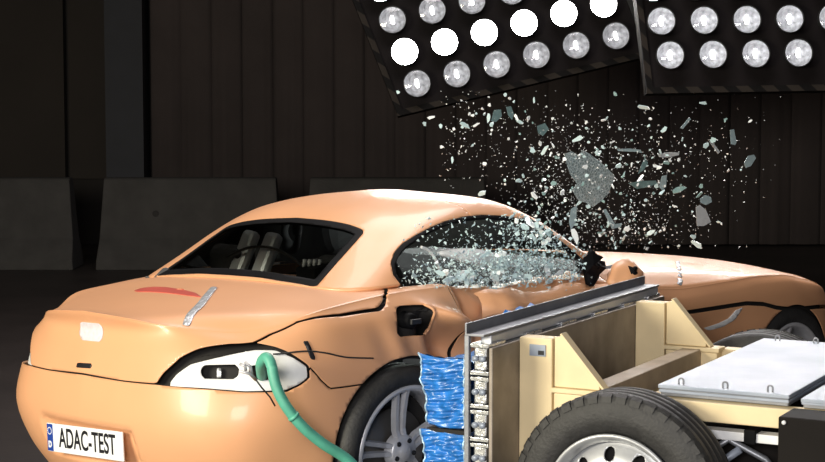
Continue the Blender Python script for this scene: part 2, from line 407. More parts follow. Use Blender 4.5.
def dense(C, pu, pv):
    nv, nu = C.shape[:2]
    a = np.array([spline(C[i], pu) for i in range(nv)])            # along u
    b = np.array([spline(a[:, j], pv) for j in range(a.shape[1])])  # along v -> [u][v]
    nU, nV = b.shape[:2]
    uu = np.repeat(np.linspace(0, nu - 1, nU)[:, None], nV, 1); vv = np.repeat(np.linspace(0, nv - 1, nV)[None], nU, 0)
    A = np.concatenate([b, uu[..., None], vv[..., None]], 2)
    return A
class Surf:
    def __init__(s, C, pu, pv, fix=None):
        A = dense(C, pu, pv)
        if fix is not None: A = fix(A)
        A[..., 1] = np.maximum(A[..., 1], 0)
        s.n = A.shape[:2]; s.A = A.reshape(-1, 5); nU, nV = s.n
        s.F = [(i * nV + j, (i + 1) * nV + j, (i + 1) * nV + j + 1, i * nV + j + 1) for i in range(nU - 1) for j in range(nV - 1)]
        B = s.A[:, :3].copy(); B[:, 1] *= -1; s.W = rollv(B)
        s.tree = BVHTree.FromPolygons([tuple(v) for v in s.W], s.F)
    def hit(s, px, py):
        """photo pixel on the right half -> (x,y>0,z,u,v)"""
        d = ray(px, py); loc, nor, idx, dist = s.tree.ray_cast(Vector(CAM), Vector(d).normalized())
        if loc is None: return None
        q = s.F[idx]; wv = np.array([1 / (1e-6 + np.linalg.norm(s.W[i] - np.array(loc)) ** 2) for i in q])
        # bilinear by inverse mapping on the quad (affine approximation)
        a, b, c, dd = [s.W[i] for i in q]; eu, ev = b - a, dd - a; r = np.array(loc) - a
        M = np.array([[eu @ eu, eu @ ev], [eu @ ev, ev @ ev]]); k = np.linalg.solve(M + np.eye(2) * 1e-12, [r @ eu, r @ ev])
        A = s.A; return A[q[0]] + (A[q[1]] - A[q[0]]) * k[0] + (A[q[3]] - A[q[0]]) * k[1]
    def uv(s, pts): 
        out = []
        for p in pts:
            if len(p) == 3: out.append((p[1], p[2])); continue     # ('uv',u,v) literal
            h = s.hit(*p)
            if h is None: print('MISS', p); continue
            out.append((h[3], h[4]))
        return np.array(out)
def recess(A):
    # number plate pocket in the bumper
    P = A.reshape(-1, 5); rear = (P[:, 0] < -.6) & (P[:, 2] < .6)
    s = lambda t: np.clip(t, 0, 1) ** 2 * (3 - 2 * np.clip(t, 0, 1))
    m = s((.325 - P[:, 1]) / .025) * s((P[:, 2] - .285) / .02) * s((.447 - P[:, 2]) / .02)
    P[:, 0] += np.where(rear, .03 * m, 0); return P.reshape(A.shape)
body = Surf(CB, 12, 10, recess)
# metric scale of the u,v grid (about 0.16 m per station, 0.1 m per row)
VM = np.concatenate([[0], np.cumsum(np.linalg.norm(np.diff(CB[:, 7], axis=0), axis=1))]); UM = np.concatenate([[0], np.cumsum(np.linalg.norm(np.diff(CB[4], axis=0), axis=1))])
def met(u, v):
    f = lambda t, M: np.interp(t, np.arange(len(M)), M) + np.minimum(t, 0) * .15 + np.maximum(t - len(M) + 1, 0) * .15
    return np.stack([f(np.asarray(u, float), UM), f(np.asarray(v, float), VM)], 1)
def uvs(A): return met(A[:, 3], A[:, 4])
def inpoly(uvpoly, gap=0.0):
    q = met(np.asarray(uvpoly)[:, 0], np.asarray(uvpoly)[:, 1])
    return lambda A: poly_sdf(uvs(A), q) + gap
def outpoly(uvpoly, gap=0.0):
    f = inpoly(uvpoly); return lambda A: -f(A) + gap
G = .003
lampPx = [(156, 384), (166, 371), (180, 358), (200, 348.5), (230, 343.5), (253, 342), (275, 347), (296, 357), (308.5, 366), (309.5, 377), (300, 385), (287, 391), (245, 391.5), (206, 388.5)]
LAMP = body.uv(lampPx)
L = {i: LAMP[i] for i in range(len(LAMP))}
gapc = body.hit(100, 376); gv = gapc[4]; print('trunk gap v', gv, 'xyz', gapc[:3])
TRUNK = np.vstack([[(-1, gv)], [(0, gv)], body.uv([(155, 384)]), LAMP[:6], body.uv([(270, 333.5), (297, 321.5), (340, 314), (378, 308), (383, 303), (383, 287.5)])])
du = TRUNK[-1][0]
TRUNK = np.vstack([TRUNK, [(du + .05, 9.2), (du - .2, 13), (-1, 13)]])
arch_uv = body.uv([(366, 384)])[0]
BUMP = np.vstack([[(-1, -1), (-1, gv)], [(0, gv)], body.uv([(155, 384)]), LAMP[:0:-1][:6], [(arch_uv[0] - .9, arch_uv[1])], [(arch_uv[0] + .9, arch_uv[1])], [(arch_uv[0] + .9, -1)]])
print('LAMP', LAMP.round(2).tolist()); print('TRUNK', TRUNK.round(2).tolist()); print('BUMP', BUMP.round(2).tolist())
def arch(A):
    a = .356 - np.hypot(A[:, 0], A[:, 2] - .318); b = .338 - np.hypot(A[:, 0] - 2.57, A[:, 2] - .312)
    return np.where(A[:, 1] > .45, np.maximum(a, b), -1)
def cockpit(A):
    q = np.stack([A[:, 0], A[:, 1]], 1)
    return np.where((A[:, 2] > .84) & (A[:, 4] > 8.3), -poly_sdf(q, [(-.10, -1), (-.10, .62), (-.02, .705), (.2, .735), (1.0, .735), (1.34, .70), (1.62, .3), (1.66, -1)]), -1)
HOODL = [(1.2, .74), (1.50, .715), (1.70, .695), (2.0, .698), (2.187, .70), (2.32, .685), (2.42, .66), (2.55, .64), (2.8, .63), (3.1, .60), (3.5, .585)]
def hood_z(A): return np.interp(A[:, 0], [p[0] for p in HOODL], [p[1] for p in HOODL])
def xr(a, b): return lambda A: np.maximum(a - A[:, 0], A[:, 0] - b)
DOOR0, DOOR1 = .33, 1.34
panels = {
    'trunk_lid': [inpoly(TRUNK, G), outpoly(LAMP, G)],
    'rear_bumper': [inpoly(BUMP, G), outpoly(LAMP, G), arch],
    'quarter_panel': [xr(-2, DOOR0 - G), outpoly(TRUNK, .013), outpoly(BUMP, G), outpoly(LAMP, G), arch, cockpit],
    'door': [xr(DOOR0 + .010, DOOR1 - G), cockpit, lambda A: .27 - A[:, 2]],
    'sill': [xr(DOOR0 + G, DOOR1 + .4), lambda A: A[:, 2] - .265, arch],
    'front_fender': [xr(DOOR1 + G, 2.95), lambda A: A[:, 2] - hood_z(A) + .020, arch, lambda A: np.where(A[:, 0] < DOOR1 + .4, .27 - A[:, 2], -1)],
    'hood': [xr(DOOR1 + G, 4), lambda A: hood_z(A) - A[:, 2], cockpit, arch],
    'front_bumper': [xr(2.955, 4), lambda A: A[:, 2] - hood_z(A) + .008, arch],
}
def sstep(t): t = np.clip(t, 0, 1); return t * t * (3 - 2 * t)
def gs(t, s): return np.exp(-(t / s) ** 2)
def crush(V):
    """dents of the right side, car frame, right half has y < 0"""
    V = V.copy(); x, y, z = V[:, 0].copy(), V[:, 1].copy(), V[:, 2].copy(); right = y < -.4
    # shelf bent out at the quarter top, hollow below it
    a = gs(x - .26, .12) * right * (z < .97)
    zc = .838 - .42 * (x - .16)
    dy = a * (-.095 * gs(z - zc, .034) + .13 * gs(z - zc + .13, .075))
    # the door skin is driven in and puckered
    b = sstep((x - .30) / .15) * sstep((1.5 - x) / .25) * right * sstep((.955 - z) / .04)
    wr = np.sin(x * 31 + z * 9) * .5 + np.sin(x * 17 - z * 23 + 1.3) * .5 + .6 * np.sin(x * 53 + 2 * np.sin(z * 21))
    dy = dy + b * (gs(z - .80, .19) * .075 + (.010 + .014 * gs(x - .46, .14)) * wr * sstep((z - .55) / .2))
    dz = b * (-.035 * gs(z - .93, .06) * gs(x - .7, .45) + .005 * wr * sstep((z - .8) / .08))
    # ripple running back over the wheel arch
    c = gs(x - .05, .16) * right * gs(z - .74, .09)
    dy = dy + c * .012 * np.sin(x * 42 + z * 18)
    # barrier face limit
    lim = -1.325 + (x + .378) * (.53 / 1.648)
    k = right * sstep((z - .24) / .05) * sstep((.88 - z) / .06) * sstep((1.50 - x) / .15) * (x > .2)
    ynew = y + dy
    ynew = np.where((ynew < lim) & (k > 0), ynew + (lim - ynew) * k, ynew)
    V[:, 1] = ynew; V[:, 2] = z + dz
    # popped front edge of the clamshell
    return V
car = thing('sports_car', 'matt orange two-seat hardtop roadster struck in its right side by the trolley', 'car', (0, 0, 0))
def place(A, sgn):
    V = A[:, :3].copy(); V[:, 1] *= sgn
    return rollv(crush(V))
def part(name, A, F, material, sgn, thick=.004, parent=car, label=None):
    if not F: print('EMPTY', name); return None
    V = place(A, sgn); FF = F if sgn < 0 else [f[::-1] for f in F]
    o = mk(name, V, FF, material, parent, True, label)
    if thick: solidify(o, thick)
    return o
def weld(A, F):
    key = {}; rem = []; out = []
    for v in A:
        k = tuple(np.round(v[:3], 5))
        if k not in key: key[k] = len(out); out.append(v)
        rem.append(key[k])
    FF = []
    for f in F:
        q = []
        for i in f:
            j = rem[i]
            if not q or q[-1] != j: q.append(j)
        if len(q) > 1 and q[0] == q[-1]: q.pop()
        if len(set(q)) >= 3 and len(set(q)) == len(q): FF.append(q)
    return np.array(out), FF
def both(name, A, F, material, thick=.004, label=None):
    """one part across the centre line"""
    B = A.copy(); B[:, 1] *= -1
    n = len(A); AA = np.vstack([B, A]); FF = [tuple(f) for f in F] + [tuple(i + n for i in f[::-1]) for f in F]
    AA, FF = weld(AA, FF)
    V = rollv(crush(AA[:, :3])); o = mk(name, V, FF, material, car, True, label)
    if thick: solidify(o, thick)
    return o
def cutmesh(S, fns):
    A, F = S.A, S.F
    for fn in fns:
        A, F = clip(A, F, fn)
        if not F: break
    return A, F
FUEL = body.uv([(396, 309), (399, 305.5), (420, 304), (427, 309), (433, 319), (437, 330), (434, 335), (399, 337), (396, 333)])
for nm, fns in panels.items():
    A, F = cutmesh(body, fns)
    if nm in ('trunk_lid', 'rear_bumper', 'hood', 'front_bumper'): both(nm, A, F, 'paint')
    else:
        for sgn in (-1, 1):
            if nm == 'quarter_panel' and sgn < 0:
                A2, F2 = clip(A, F, outpoly(FUEL)); part(nm, A2, F2, 'paint', sgn)
            else: part(nm, A, F, 'paint', sgn, label='buckled orange door skin pushed in by the barrier' if (nm == 'door' and sgn < 0) else None)
# near-black shell inside the skin, added to stand in for shade behind panel gaps
A, F = cutmesh(body, [arch, cockpit])
me = bpy.data.meshes.new('n'); me.from_pydata([tuple(v[:3]) for v in A], [], [tuple(f) for f in F]); me.update()
Ai = A.copy(); Ai[:, 0] = 1.25 + (A[:, 0] - 1.25) * .982; Ai[:, 1] *= .955; Ai[:, 2] = .5 + (A[:, 2] - .5) * .90
both('gap_shade_shell', Ai, F, 'liner', 0)

# ---- patches lying on or under the skin
def patch(S, name, pts, material, off=.003, thick=.003, parent=car, poly=None, label=None, sgn=-1, extra=()):
    uvp = S.uv(pts) if poly is None else poly
    A, F = cutmesh(S, [inpoly(uvp)] + list(extra))
    if not F: print('EMPTY patch', name); return None
    V = place(A, sgn)
    me = bpy.data.meshes.new('n'); me.from_pydata([tuple(v) for v in V], [], [tuple(f) for f in F]); me.update()
    Nn = np.array([v.normal[:] for v in me.vertices]); c = V.mean(0); out = c - np.array([1.2, 0, .55])
    if (Nn.mean(0) @ out) < 0: Nn = -Nn; F = [f[::-1] for f in F]
    o = mk(name, V + Nn * off, F, material, parent, True, label); solidify(o, thick)
    return o
FULLV = np.vstack([body.A[:, :3] * [1, -1, 1], body.A[:, :3]]); FULLW = rollv(FULLV); nB = len(body.A)
FULLF = [tuple(f) for f in body.F] + [tuple(i + nB for i in f[::-1]) for f in body.F]
FULLT = BVHTree.FromPolygons([tuple(v) for v in FULLW], FULLF)
FULLA = np.hstack([FULLV, np.vstack([body.A[:, 3:], body.A[:, 3:]])])
def unroll(p): y, z = p[1], p[2] - .3; return np.array([p[0], y - z * ROLL, .3 + z + y * ROLL])
def patch2(name, pts, material, plane, off=.003, thick=.003, label=None):
    """patch on either side of the centre line; plane = the two car axes it is outlined in"""
    L2 = []
    for p in pts:
        loc = FULLT.ray_cast(Vector(CAM), Vector(ray(*p)).normalized())[0]
        if loc is not None: L2.append(unroll(loc)[list(plane)])
    top = plane == (0, 1)
    sel = [f for f in FULLF if (min(FULLA[i][4] for i in f) >= 6.6 if top else (max(FULLA[i][4] for i in f) <= 7.4 and max(FULLA[i][0] for i in f) < -.3))]
    A, F = clip(FULLA, sel, lambda A: poly_sdf(A[:, list(plane)], L2)); A, F = weld(A, F) if F else (A, F)
    if not F: print('EMPTY', name); return
    V = rollv(A[:, :3]); d = np.array([0, 0, 1.]) if top else np.array([-1., 0, 0])
    me = bpy.data.meshes.new('n'); me.from_pydata([tuple(v) for v in V], [], [tuple(f) for f in F]); me.update()
    if np.mean([p.normal @ Vector(d) for p in me.polygons]) < 0: F = [f[::-1] for f in F]
    o = mk(name, V + d * off, F, material, car, True, label); solidify(o, thick); return o
# tail lamp mounts
inner = body.uv([(166, 385.5), (176, 374), (190, 364), (222, 356), (255, 349), (274, 349.5), (294, 358), (307, 366.5), (308.5, 377), (299, 384.5), (286, 390.2), (245, 391), (206, 388)])
HOLE1 = body.uv([(200, 369), (203, 364.5), (235, 364), (239, 368.5), (238, 376), (233, 379), (203, 378.5), (200, 374)])
HOLE2 = body.uv([(249, 369), (252, 365), (270, 364), (276, 367), (277, 376), (273, 380), (254, 379), (249, 375)])
for sgn in (-1, 1):
    m_ = patch(body, 'lamp_mount', None, 'white_metal', -.007 if sgn < 0 else -.022, .003, car, inner, 'white metal tail lamp mount with two oval holes' if sgn < 0 else None, sgn, [outpoly(HOLE1), outpoly(HOLE2)])
    patch(body, 'mount_recess', None, 'liner', -.05, .002, car, LAMP, None, sgn)
patch(body, 'lamp_clip', [(214, 366), (219, 366), (219, 377.5), (214, 377.5)], 'silver_tape', -.03, .003)
patch2('brake_light', [(134, 291), (141, 288.5), (152, 287.2), (166, 287.5), (182, 289.8), (196, 293.5), (201, 297.5), (186, 295.5), (168, 293.2), (150, 292), (138, 292)], 'red_lens', (0, 1), .002, .003, label='high-level red brake light strip')
patch2('silver_tape', [(212, 286.5), (217.5, 288), (204, 306), (189.5, 326.5), (182, 325.5), (197, 304)], 'silver_tape', (0, 1), .003, .002)
patch2('paper_sticker', [(80.5, 322), (100, 324), (103, 328), (102, 342), (82, 340), (79.5, 333)], 'paper', (1, 2), .003, .002)
patch2('lid_handle', [(78, 362.5), (92.5, 363.5), (91.5, 368.5), (76.5, 367.5)], 'ink', (1, 2), .003, .004)
patch2('hood_tape', [(675, 262), (679, 260), (681, 270), (683, 286), (677, 285), (678, 273)], 'silver_tape', (0, 1), .003, .002)
patch(body, 'black_tape', [(302.5, 341.5), (306.5, 340), (315.5, 359), (311, 361)], 'ink', .004, .002)
def on_skin(S, pts, off, per=6):
    out = []
    for p in spline(np.array([S.hit(*q)[:3] for q in pts]), per):
        v = np.array(p); v[1] = -v[1]; out.append(v)
    V = rollv(crush(np.array(out))); V[:, 1] -= off; return [tuple(v) for v in V]
MB().tube(on_skin(body, [(272, 354), (284, 353), (296, 351.5), (310, 351), (326, 353), (345, 357), (372, 358)], .006), .0032, 6).obj('loose_wire', 'cable', car, True)
# fuel filler
fz = patch(body, 'filler_recess', None, 'liner', -.05, .003, car, FUEL)
c = rollv(np.array([body.hit(413, 320)[:3] * [1, -1, 1]]))[0]
fc = MB().lathe([(-.03, .001), (-.03, .022), (-.024, .03), (.01, .032), (.02, .036)], 24, 1).obj('fuel_cap', 'black_trim', car, True); fc.location = (c[0], c[1] + .03, c[2] - .005)
MB().bar((-.026, -.045, 0), (.026, -.045, 0), .012, .02).obj('cap_grip', 'alloy_dark', fc, bev=.003)
MB().tube(on_skin(body, [(420, 304), (427, 309), (433, 319), (437, 330), (434, 335)], .004), .006, 8).obj('filler_lip', 'paint', car, True)
# number plate
pz = .372; px_ = -.884
def plate_pt(y, z, off=0): return rollv(np.array([px_ - off, y, z]))
pr = MB(); pr.box(-.004, .004, -.252, .252, -.056, .056); plate = pr.obj('number_plate', 'plate_white', car, bev=.003, label='white number plate reading ADAC-TEST with a blue band at one end')
plate.location = tuple(plate_pt(-.018, pz)); plate.rotation_euler = (-ROLL - R(1.6), 0, R(2.0))
MB().box(-.0055, -.004, .210, .249, -.053, .053).obj('country_band', 'plate_blue', plate)
def text(body_, size, loc, sx, material, parent, name):
    cu = bpy.data.curves.new(name, 'FONT'); cu.body = body_; cu.size = size; cu.align_x = 'CENTER'; cu.align_y = 'CENTER'; cu.extrude = .0006; cu.offset = .0016
    t = bpy.data.objects.new('tmp', cu); COL.objects.link(t); dg = bpy.context.evaluated_depsgraph_get(); me = bpy.data.meshes.new_from_object(t.evaluated_get(dg)); bpy.data.objects.remove(t)
    me.materials.clear(); me.materials.append(MATS[material]); o = bpy.data.objects.new(name, me); COL.objects.link(o); o.parent = parent
    o.location = loc; o.rotation_euler = (math.pi / 2, 0, -math.pi / 2); o.scale = (sx, 1, 1); return o
text('ADAC-TEST', .108, (-.0052, -.020, .0), .66, 'ink', plate, 'lettering')
text('D', .034, (-.0062, .230, -.028), .9, 'plate_white', plate, 'country_letter')
st = MB()
for k in range(12):
    a = k * math.pi / 6; st.box(-.0064, -.0056, .230 + .013 * math.cos(a) - .0022, .230 + .013 * math.cos(a) + .0022, .026 + .013 * math.sin(a) - .0022, .026 + .013 * math.sin(a) + .0022)
st.obj('star_ring', 'plate_white', plate)

# ------------------------------------------------------------------ hardtop
gr = [
    [(-.17, 0, .950), (-.168, .25, .948), (-.155, .48, .935), (-.12, .63, .925), (-.04, .715, .925), (.10, .748, .93), (.35, .752, .93), (.6, .748, .93), (.85, .742, .93), (1.1, .728, .935), (1.335, .705, .945)],
    [(-.04, 0, 1.035), (-.035, .25, 1.03), (-.02, .46, 1.015), (.02, .59, 1.005), (.09, .668, 1.01), (.2, .703, 1.02), (.38, .713, 1.03), (.6, .712, 1.03), (.85, .706, 1.025), (1.06, .696, 1.02), (1.25, .682, .998)],
    [(.10, 0, 1.115), (.105, .25, 1.11), (.12, .44, 1.10), (.16, .555, 1.085), (.22, .625, 1.095), (.31, .655, 1.11), (.45, .668, 1.12), (.62, .669, 1.12), (.84, .663, 1.115), (1.01, .656, 1.10), (1.155, .646, 1.068)],
    [(.22, 0, 1.18), (.225, .24, 1.178), (.24, .41, 1.168), (.28, .51, 1.16), (.34, .575, 1.165), (.42, .603, 1.18), (.53, .617, 1.19), (.66, .62, 1.19), (.82, .616, 1.183), (.95, .606, 1.17), (1.07, .595, 1.135)],
    [(.33, 0, 1.228), (.335, .22, 1.225), (.35, .36, 1.215), (.39, .45, 1.21), (.44, .50, 1.213), (.51, .525, 1.222), (.60, .535, 1.228), (.70, .535, 1.228), (.83, .53, 1.222), (.94, .52, 1.207), (1.01, .51, 1.185)],
    [(.48, 0, 1.265), (.485, .18, 1.262), (.5, .27, 1.256), (.52, .32, 1.252), (.56, .34, 1.253), (.61, .345, 1.256), (.66, .345, 1.257), (.73, .345, 1.256), (.83, .34, 1.25), (.94, .335, 1.238), (1.02, .33, 1.222)],
    [(.60, 0, 1.279), (.62, 0, 1.280), (.64, 0, 1.280), (.66, 0, 1.280), (.69, 0, 1.280), (.72, 0, 1.279), (.76, 0, 1.277), (.81, 0, 1.274), (.87, 0, 1.268), (.95, 0, 1.256), (1.04, 0, 1.24)],
]
roof = Surf(np.array(gr), 12, 12)
def hit3(S, pts): return np.array([S.hit(*p) for p in pts if S.hit(*p) is not None])
rwp = hit3(roof, [(240, 276), (280, 281), (312, 286.5), (317, 286), (337, 263), (355, 243), (363.5, 233), (363, 229.5), (350, 224.3), (325, 219.8), (300, 217.5)])
RW = np.vstack([[[rwp[0][0], -.5]], np.stack([rwp[:, 0], rwp[:, 1]], 1), [[rwp[-1][0], -.5]]])
print('rear window outline', RW.round(3).tolist())
swp = hit3(roof, [(400, 284), (393, 275), (390.5, 263), (394, 252), (402, 243), (415, 235), (430, 227), (446, 220.5), (465, 216), (482, 214.5), (505, 215.5), (521, 218.5)])
SW = np.vstack([[[swp[0][0], .8]], np.stack([swp[:, 0], swp[:, 2]], 1), [[1.005, 1.155], [1.085, 1.085], [1.18, 1.01], [1.25, .95], [1.25, .8]]])
print('side window outline', SW.round(3).tolist())
rws = lambda A: poly_sdf(A[:, :2], RW) if True else 0
def rw_sdf(A): return np.where(A[:, 4] < 5.2, poly_sdf(A[:, :2], RW), 1)
def sw_sdf(A): return np.where((A[:, 4] < 4.6) & (A[:, 3] > 3.2), poly_sdf(A[:, [0, 2]], SW), 1)
SEAM = .62
Ar, Fr = cutmesh(roof, [lambda A: -rw_sdf(A), lambda A: -sw_sdf(A)])
def seamf(A): return A[:, 0] - (SEAM - .16 * np.clip(.62 - A[:, 1], 0, .12))
A, F = clip(Ar, Fr, lambda A: seamf(A) + .002); both('roof_rear', A, F, 'paint', .02)
A, F = clip(Ar, Fr, lambda A: -seamf(A) + .002); both('roof_front', A, F, 'paint', .02)
A, F = cutmesh(roof, [lambda A: rw_sdf(A) + .002, lambda A: -(rw_sdf(A) + .036)])
o = both('rear_window_frame', A, F, 'black_trim', .012)
A, F = cutmesh(roof, [lambda A: rw_sdf(A) + .037]); o = both('rear_window', A, F, 'tinted_glass', 0)
for sgn in (-1, 1):
    A, F = cutmesh(roof, [lambda A: sw_sdf(A) + .001, lambda A: -(sw_sdf(A) + .014)])
    part('window_seal', A, F, 'black_trim', sgn, .014)
A, F = cutmesh(roof, [lambda A: sw_sdf(A) + .014]); part('side_window', A, F, 'tinted_glass', 1, 0)
# roof lining
me = bpy.data.meshes.new('n'); me.from_pydata([tuple(v[:3]) for v in Ar], [], [tuple(f) for f in Fr]); me.update()
N = np.array([v.normal[:] for v in me.vertices]); N = N if N[np.argmax(Ar[:, 2])][2] > 0 else -N
Ai = Ar.copy(); Ai[:, :3] -= N * .03; Ai[:, 1] = np.maximum(Ai[:, 1], 0); both('headliner', Ai, Fr, 'interior', 0)
# windscreen
last = np.array([g[-1] for g in gr]); cen = np.array([(1.62, 0, .955), (1.50, 0, 1.02), (1.36, 0, 1.09), (1.24, 0, 1.15), (1.15, 0, 1.195), (1.08, 0, 1.225), (1.04, 0, 1.24)])
ws = [[(1 - t * t) * cen[i] + t * t * last[i] + np.array([0, last[i][1] * (t - t * t), 0]) for t in np.linspace(0, 1, 9)] for i in range(7)]
W = np.array(ws).reshape(-1, 3); WF = [(i * 9 + j, i * 9 + j + 1, (i + 1) * 9 + j + 1, (i + 1) * 9 + j) for i in range(5) for j in range(8)]
both('windscreen', np.hstack([W, np.zeros((len(W), 2))]), WF, 'screen_glass', 0)

# ------------------------------------------------------------------ wheels
def car_wheel(x, y, out):
    """out = -1 for the right side"""
    o = bpy.data.objects.new('wheel', None); COL.objects.link(o); o.parent = car; o.location = (x, y, .335)
    hw = .12; R_o, R_r = .335, .250
    prof = [(-hw * .82, R_r), (-hw, R_r + .02), (-hw * 1.02, R_r + .045), (-hw * .92, R_o - .012), (-hw * .75, R_o)]
    for g in (-.045, 0, .045): prof += [(g - .008, R_o + .001), (g - .006, R_o - .008), (g + .006, R_o - .008), (g + .008, R_o + .001)]
    prof += [(hw * .75, R_o), (hw * .92, R_o - .012), (hw * 1.02, R_r + .045), (hw, R_r + .02), (hw * .82, R_r)]
    MB().lathe(prof, 72, 1).obj('tyre', 'rubber', o, True)
    s = out
    MB().lathe([(s * .112, .262), (s * .120, .256), (s * .115, .243), (s * .07, .230), (-s * .09, .226), (-s * .10, .25)], 64, 1).obj('rim', 'alloy', o, True)
    MB().lathe([(s * .02, .001), (s * .02, .16), (s * .0, .165), (s * .0, .001)], 40, 1).obj('brake_disc', 'disc_iron', o, True)
    MB().lathe([(-s * .01, .001), (-s * .012, .228)], 40, 1).obj('brake_shield', 'liner', o, True)
    for k in range(5):
        a = R(97) + k * 2 * math.pi / 5
        for off in (-1, 1):
            pts = []
            V = []; st = [(.045, .080, .014), (.09, .072, .017), (.15, .082, .020), (.21, .098, .023), (.246, .110, .028)]
            for r, dep, spread in st:
                cxx = off * spread; wd = .013
                for (uu, vv) in ((-wd, -.022), (-wd * .6, 0), (wd * .6, 0), (wd, -.022)):
                    px0 = cxx + uu; V.append((math.cos(a) * r - math.sin(a) * px0, s * (dep + vv), math.sin(a) * r + math.cos(a) * px0))
            F = [(i * 4 + j, i * 4 + (j + 1) % 4, i * 4 + 4 + (j + 1) % 4, i * 4 + 4 + j) for i in range(4) for j in range(4)] + [(0, 1, 2, 3), (16, 17, 18, 19)]
            mk('spoke', V, F, 'alloy', o, False)
    MB().lathe([(s * .04, .07), (s * .075, .066), (s * .085, .055), (s * .082, .034), (s * .09, .03), (s * .092, .001)], 32, 1).obj('hub', 'alloy', o, True)
    for k in range(5):
        a = R(61) + k * 2 * math.pi / 5
        b = MB().lathe([(s * .07, .011), (s * .088, .010), (s * .089, .001)], 8, 1).obj('wheel_bolt', 'alloy_dark', o); b.location = (.047 * math.cos(a), 0, .047 * math.sin(a))
    return o
car_wheel(0, -.785, -1); car_wheel(2.57, -.765, -1); car_wheel(0, .785, 1); car_wheel(2.57, .765, 1)

# ------------------------------------------------------------------ cabin
cabin = MB(); cabin.box(-.5, 2.6, -.62, .62, .15, .18); cabin.obj('floor_pan', 'liner', car)
MB().box(-.12, -.07, -.68, .68, .17, .90).obj('bulkhead', 'interior', car)
MB().prism([(1.05, .55), (1.12, .86), (1.25, .93), (1.62, .93), (1.62, .4), (1.1, .4)], 1, -.66, .66).obj('dashboard', 'interior', car, bev=.03)
MB().box(.15, 1.3, -.12, .12, .17, .50).obj('centre_tunnel', 'interior', car, bev=.02)
MB().prism([(-.16, .90), (-.10, .945), (.13, .93), (.13, .80), (-.16, .80)], 1, -.58, .58).obj('parcel_shelf', 'interior', car, bev=.01)
def seat(y):
    s = bpy.data.objects.new('seat', None); COL.objects.link(s); s.parent = car; s.location = (.52, y, .17)
    MB().prism([(-.22, .12), (-.20, .25), (.22, .29), (.28, .24), (.26, .10)], 1, -.24, .24).obj('cushion', 'seat_cloth', s, bev=.03)
    MB().prism([(-.30, .16), (-.42, .58), (-.43, .66), (-.36, .70), (-.30, .62), (-.18, .20)], 1, -.23, .23).obj('backrest', 'seat_cloth', s, bev=.03)
    MB().prism([(-.44, .70), (-.45, .84), (-.42, .88), (-.36, .87), (-.35, .72)], 1, -.12, .12).obj('headrest', 'seat_cloth', s, bev=.025)
seat(-.36); seat(.36)
# polished roll hoops behind the seats
for y in (.12, .275):
    MB().bar((.06, y, .90), (.15, y - .02, 1.11), .085, .05, (1, 0, 0)).obj('roll_hoop', 'hoop_silver', car, bev=.02)
MB().prism([(-.02, .935), (-.02, 1.0), (.05, 1.02), (.08, .935)], 1, -.36, -.24).obj('data_recorder', 'black_trim', car, bev=.006)
for k in range(4):
    MB().tube([(.0 + .012 * k, -.27 - .018 * k, 1.005), (.0 + .012 * k, -.275 - .018 * k, 1.035)], .008, 8).obj('connector', 'white_metal', car, True)
MB().tube([tuple(p) for p in spline([(.04, .30, 1.0), (.05, .16, 1.05), (.05, 0, 1.06), (.03, -.16, 1.03), (.0, -.30, .985), (.0, -.42, .95)], 6)], .006, 7).obj('sensor_cable', 'cable', car, True)
# steering wheel
stw = MB(); stw.tube([(0, .175 * math.cos(a), .175 * math.sin(a)) for a in np.linspace(0, 2 * math.pi, 33)], .015, 8, False)
stw.box(-.02, .015, -.165, .165, -.02, .02); stw.box(-.02, .015, -.02, .02, -.165, 0)
so = stw.obj('steering_wheel', 'interior', car, True); so.location = (.98, .37, .84); so.rotation_euler = (0, R(-22), 0)
# head airbag bursting from the seat edge, and the pale seat rim below it
ab = []
pA, pB = at_y(437, 253, -.64), at_y(520, 268, -.66)
V = []; n = 12
for i in range(15):
    t = i / 14; c = pA + (pB - pA) * t + np.array([0, 0, .012 * math.sin(t * math.pi)]); r = .004 + .040 * math.sin(math.pi * min(1, t * 1.1) ** 1.0) ** .8 * (.6 + .4 * t)
    V += [tuple(c + np.array([0, math.cos(a) * r * 1.3, math.sin(a) * r])) for a in np.linspace(0, 2 * math.pi, n, endpoint=False)]
F = [(i * n + k, i * n + (k + 1) % n, (i + 1) * n + (k + 1) % n, (i + 1) * n + k) for i in range(14) for k in range(n)] + [tuple(range(n))[::-1], tuple(14 * n + k for k in range(n))]
mk('airbag', V, F, 'airbag', car, True, 'pale inflated side airbag behind the broken window')
MB().tube([tuple(at_y(a, b, -.64)) for a, b in spline([(421, 247), (428, 250), (434, 257), (439, 267), (440, 275)], 5)], .006, 8).obj('belt_guide', 'airbag', car, True)

# ------------------------------------------------------------------ door mirror, buckled door top, side gill
def blob(name, c, r, material, parent, seed, sx=(1, 1, 1), rz=0, amp=.12, label=None):
    bm = bmesh.new(); bmesh.ops.create_icosphere(bm, subdivisions=3, radius=1); rg = random.Random(seed); ph = [rg.uniform(0, 6) for _ in range(6)]
    for v in bm.verts:
        p = v.co; k = 1 + amp * (math.sin(p.x * 4 + ph[0]) + math.sin(p.y * 5 + ph[1]) + math.sin(p.z * 6 + ph[2])) * .5
        p *= k
    V = [(v.co.x * r * sx[0], v.co.y * r * sx[1], v.co.z * r * sx[2]) for v in bm.verts]; F = [[v.index for v in f.verts] for f in bm.faces]; bm.free()
    o = mk(name, V, F, material, parent, True, label); o.location = c; o.rotation_euler = (0, 0, rz); return o
MP = at_y(624, 274, -.88)
blob('mirror_shell', tuple(MP), .085, 'paint', car, 4, (1.30, .80, .62), R(8), .16, 'orange door mirror shell knocked askew').rotation_euler = (.1, R(-14), R(10))
MG = at_y(592, 267, -.80)
blob('mirror_foot', tuple(MG), .045, 'black_trim', car, 9, (1.15, 1.0, 1.15), 0, .5)
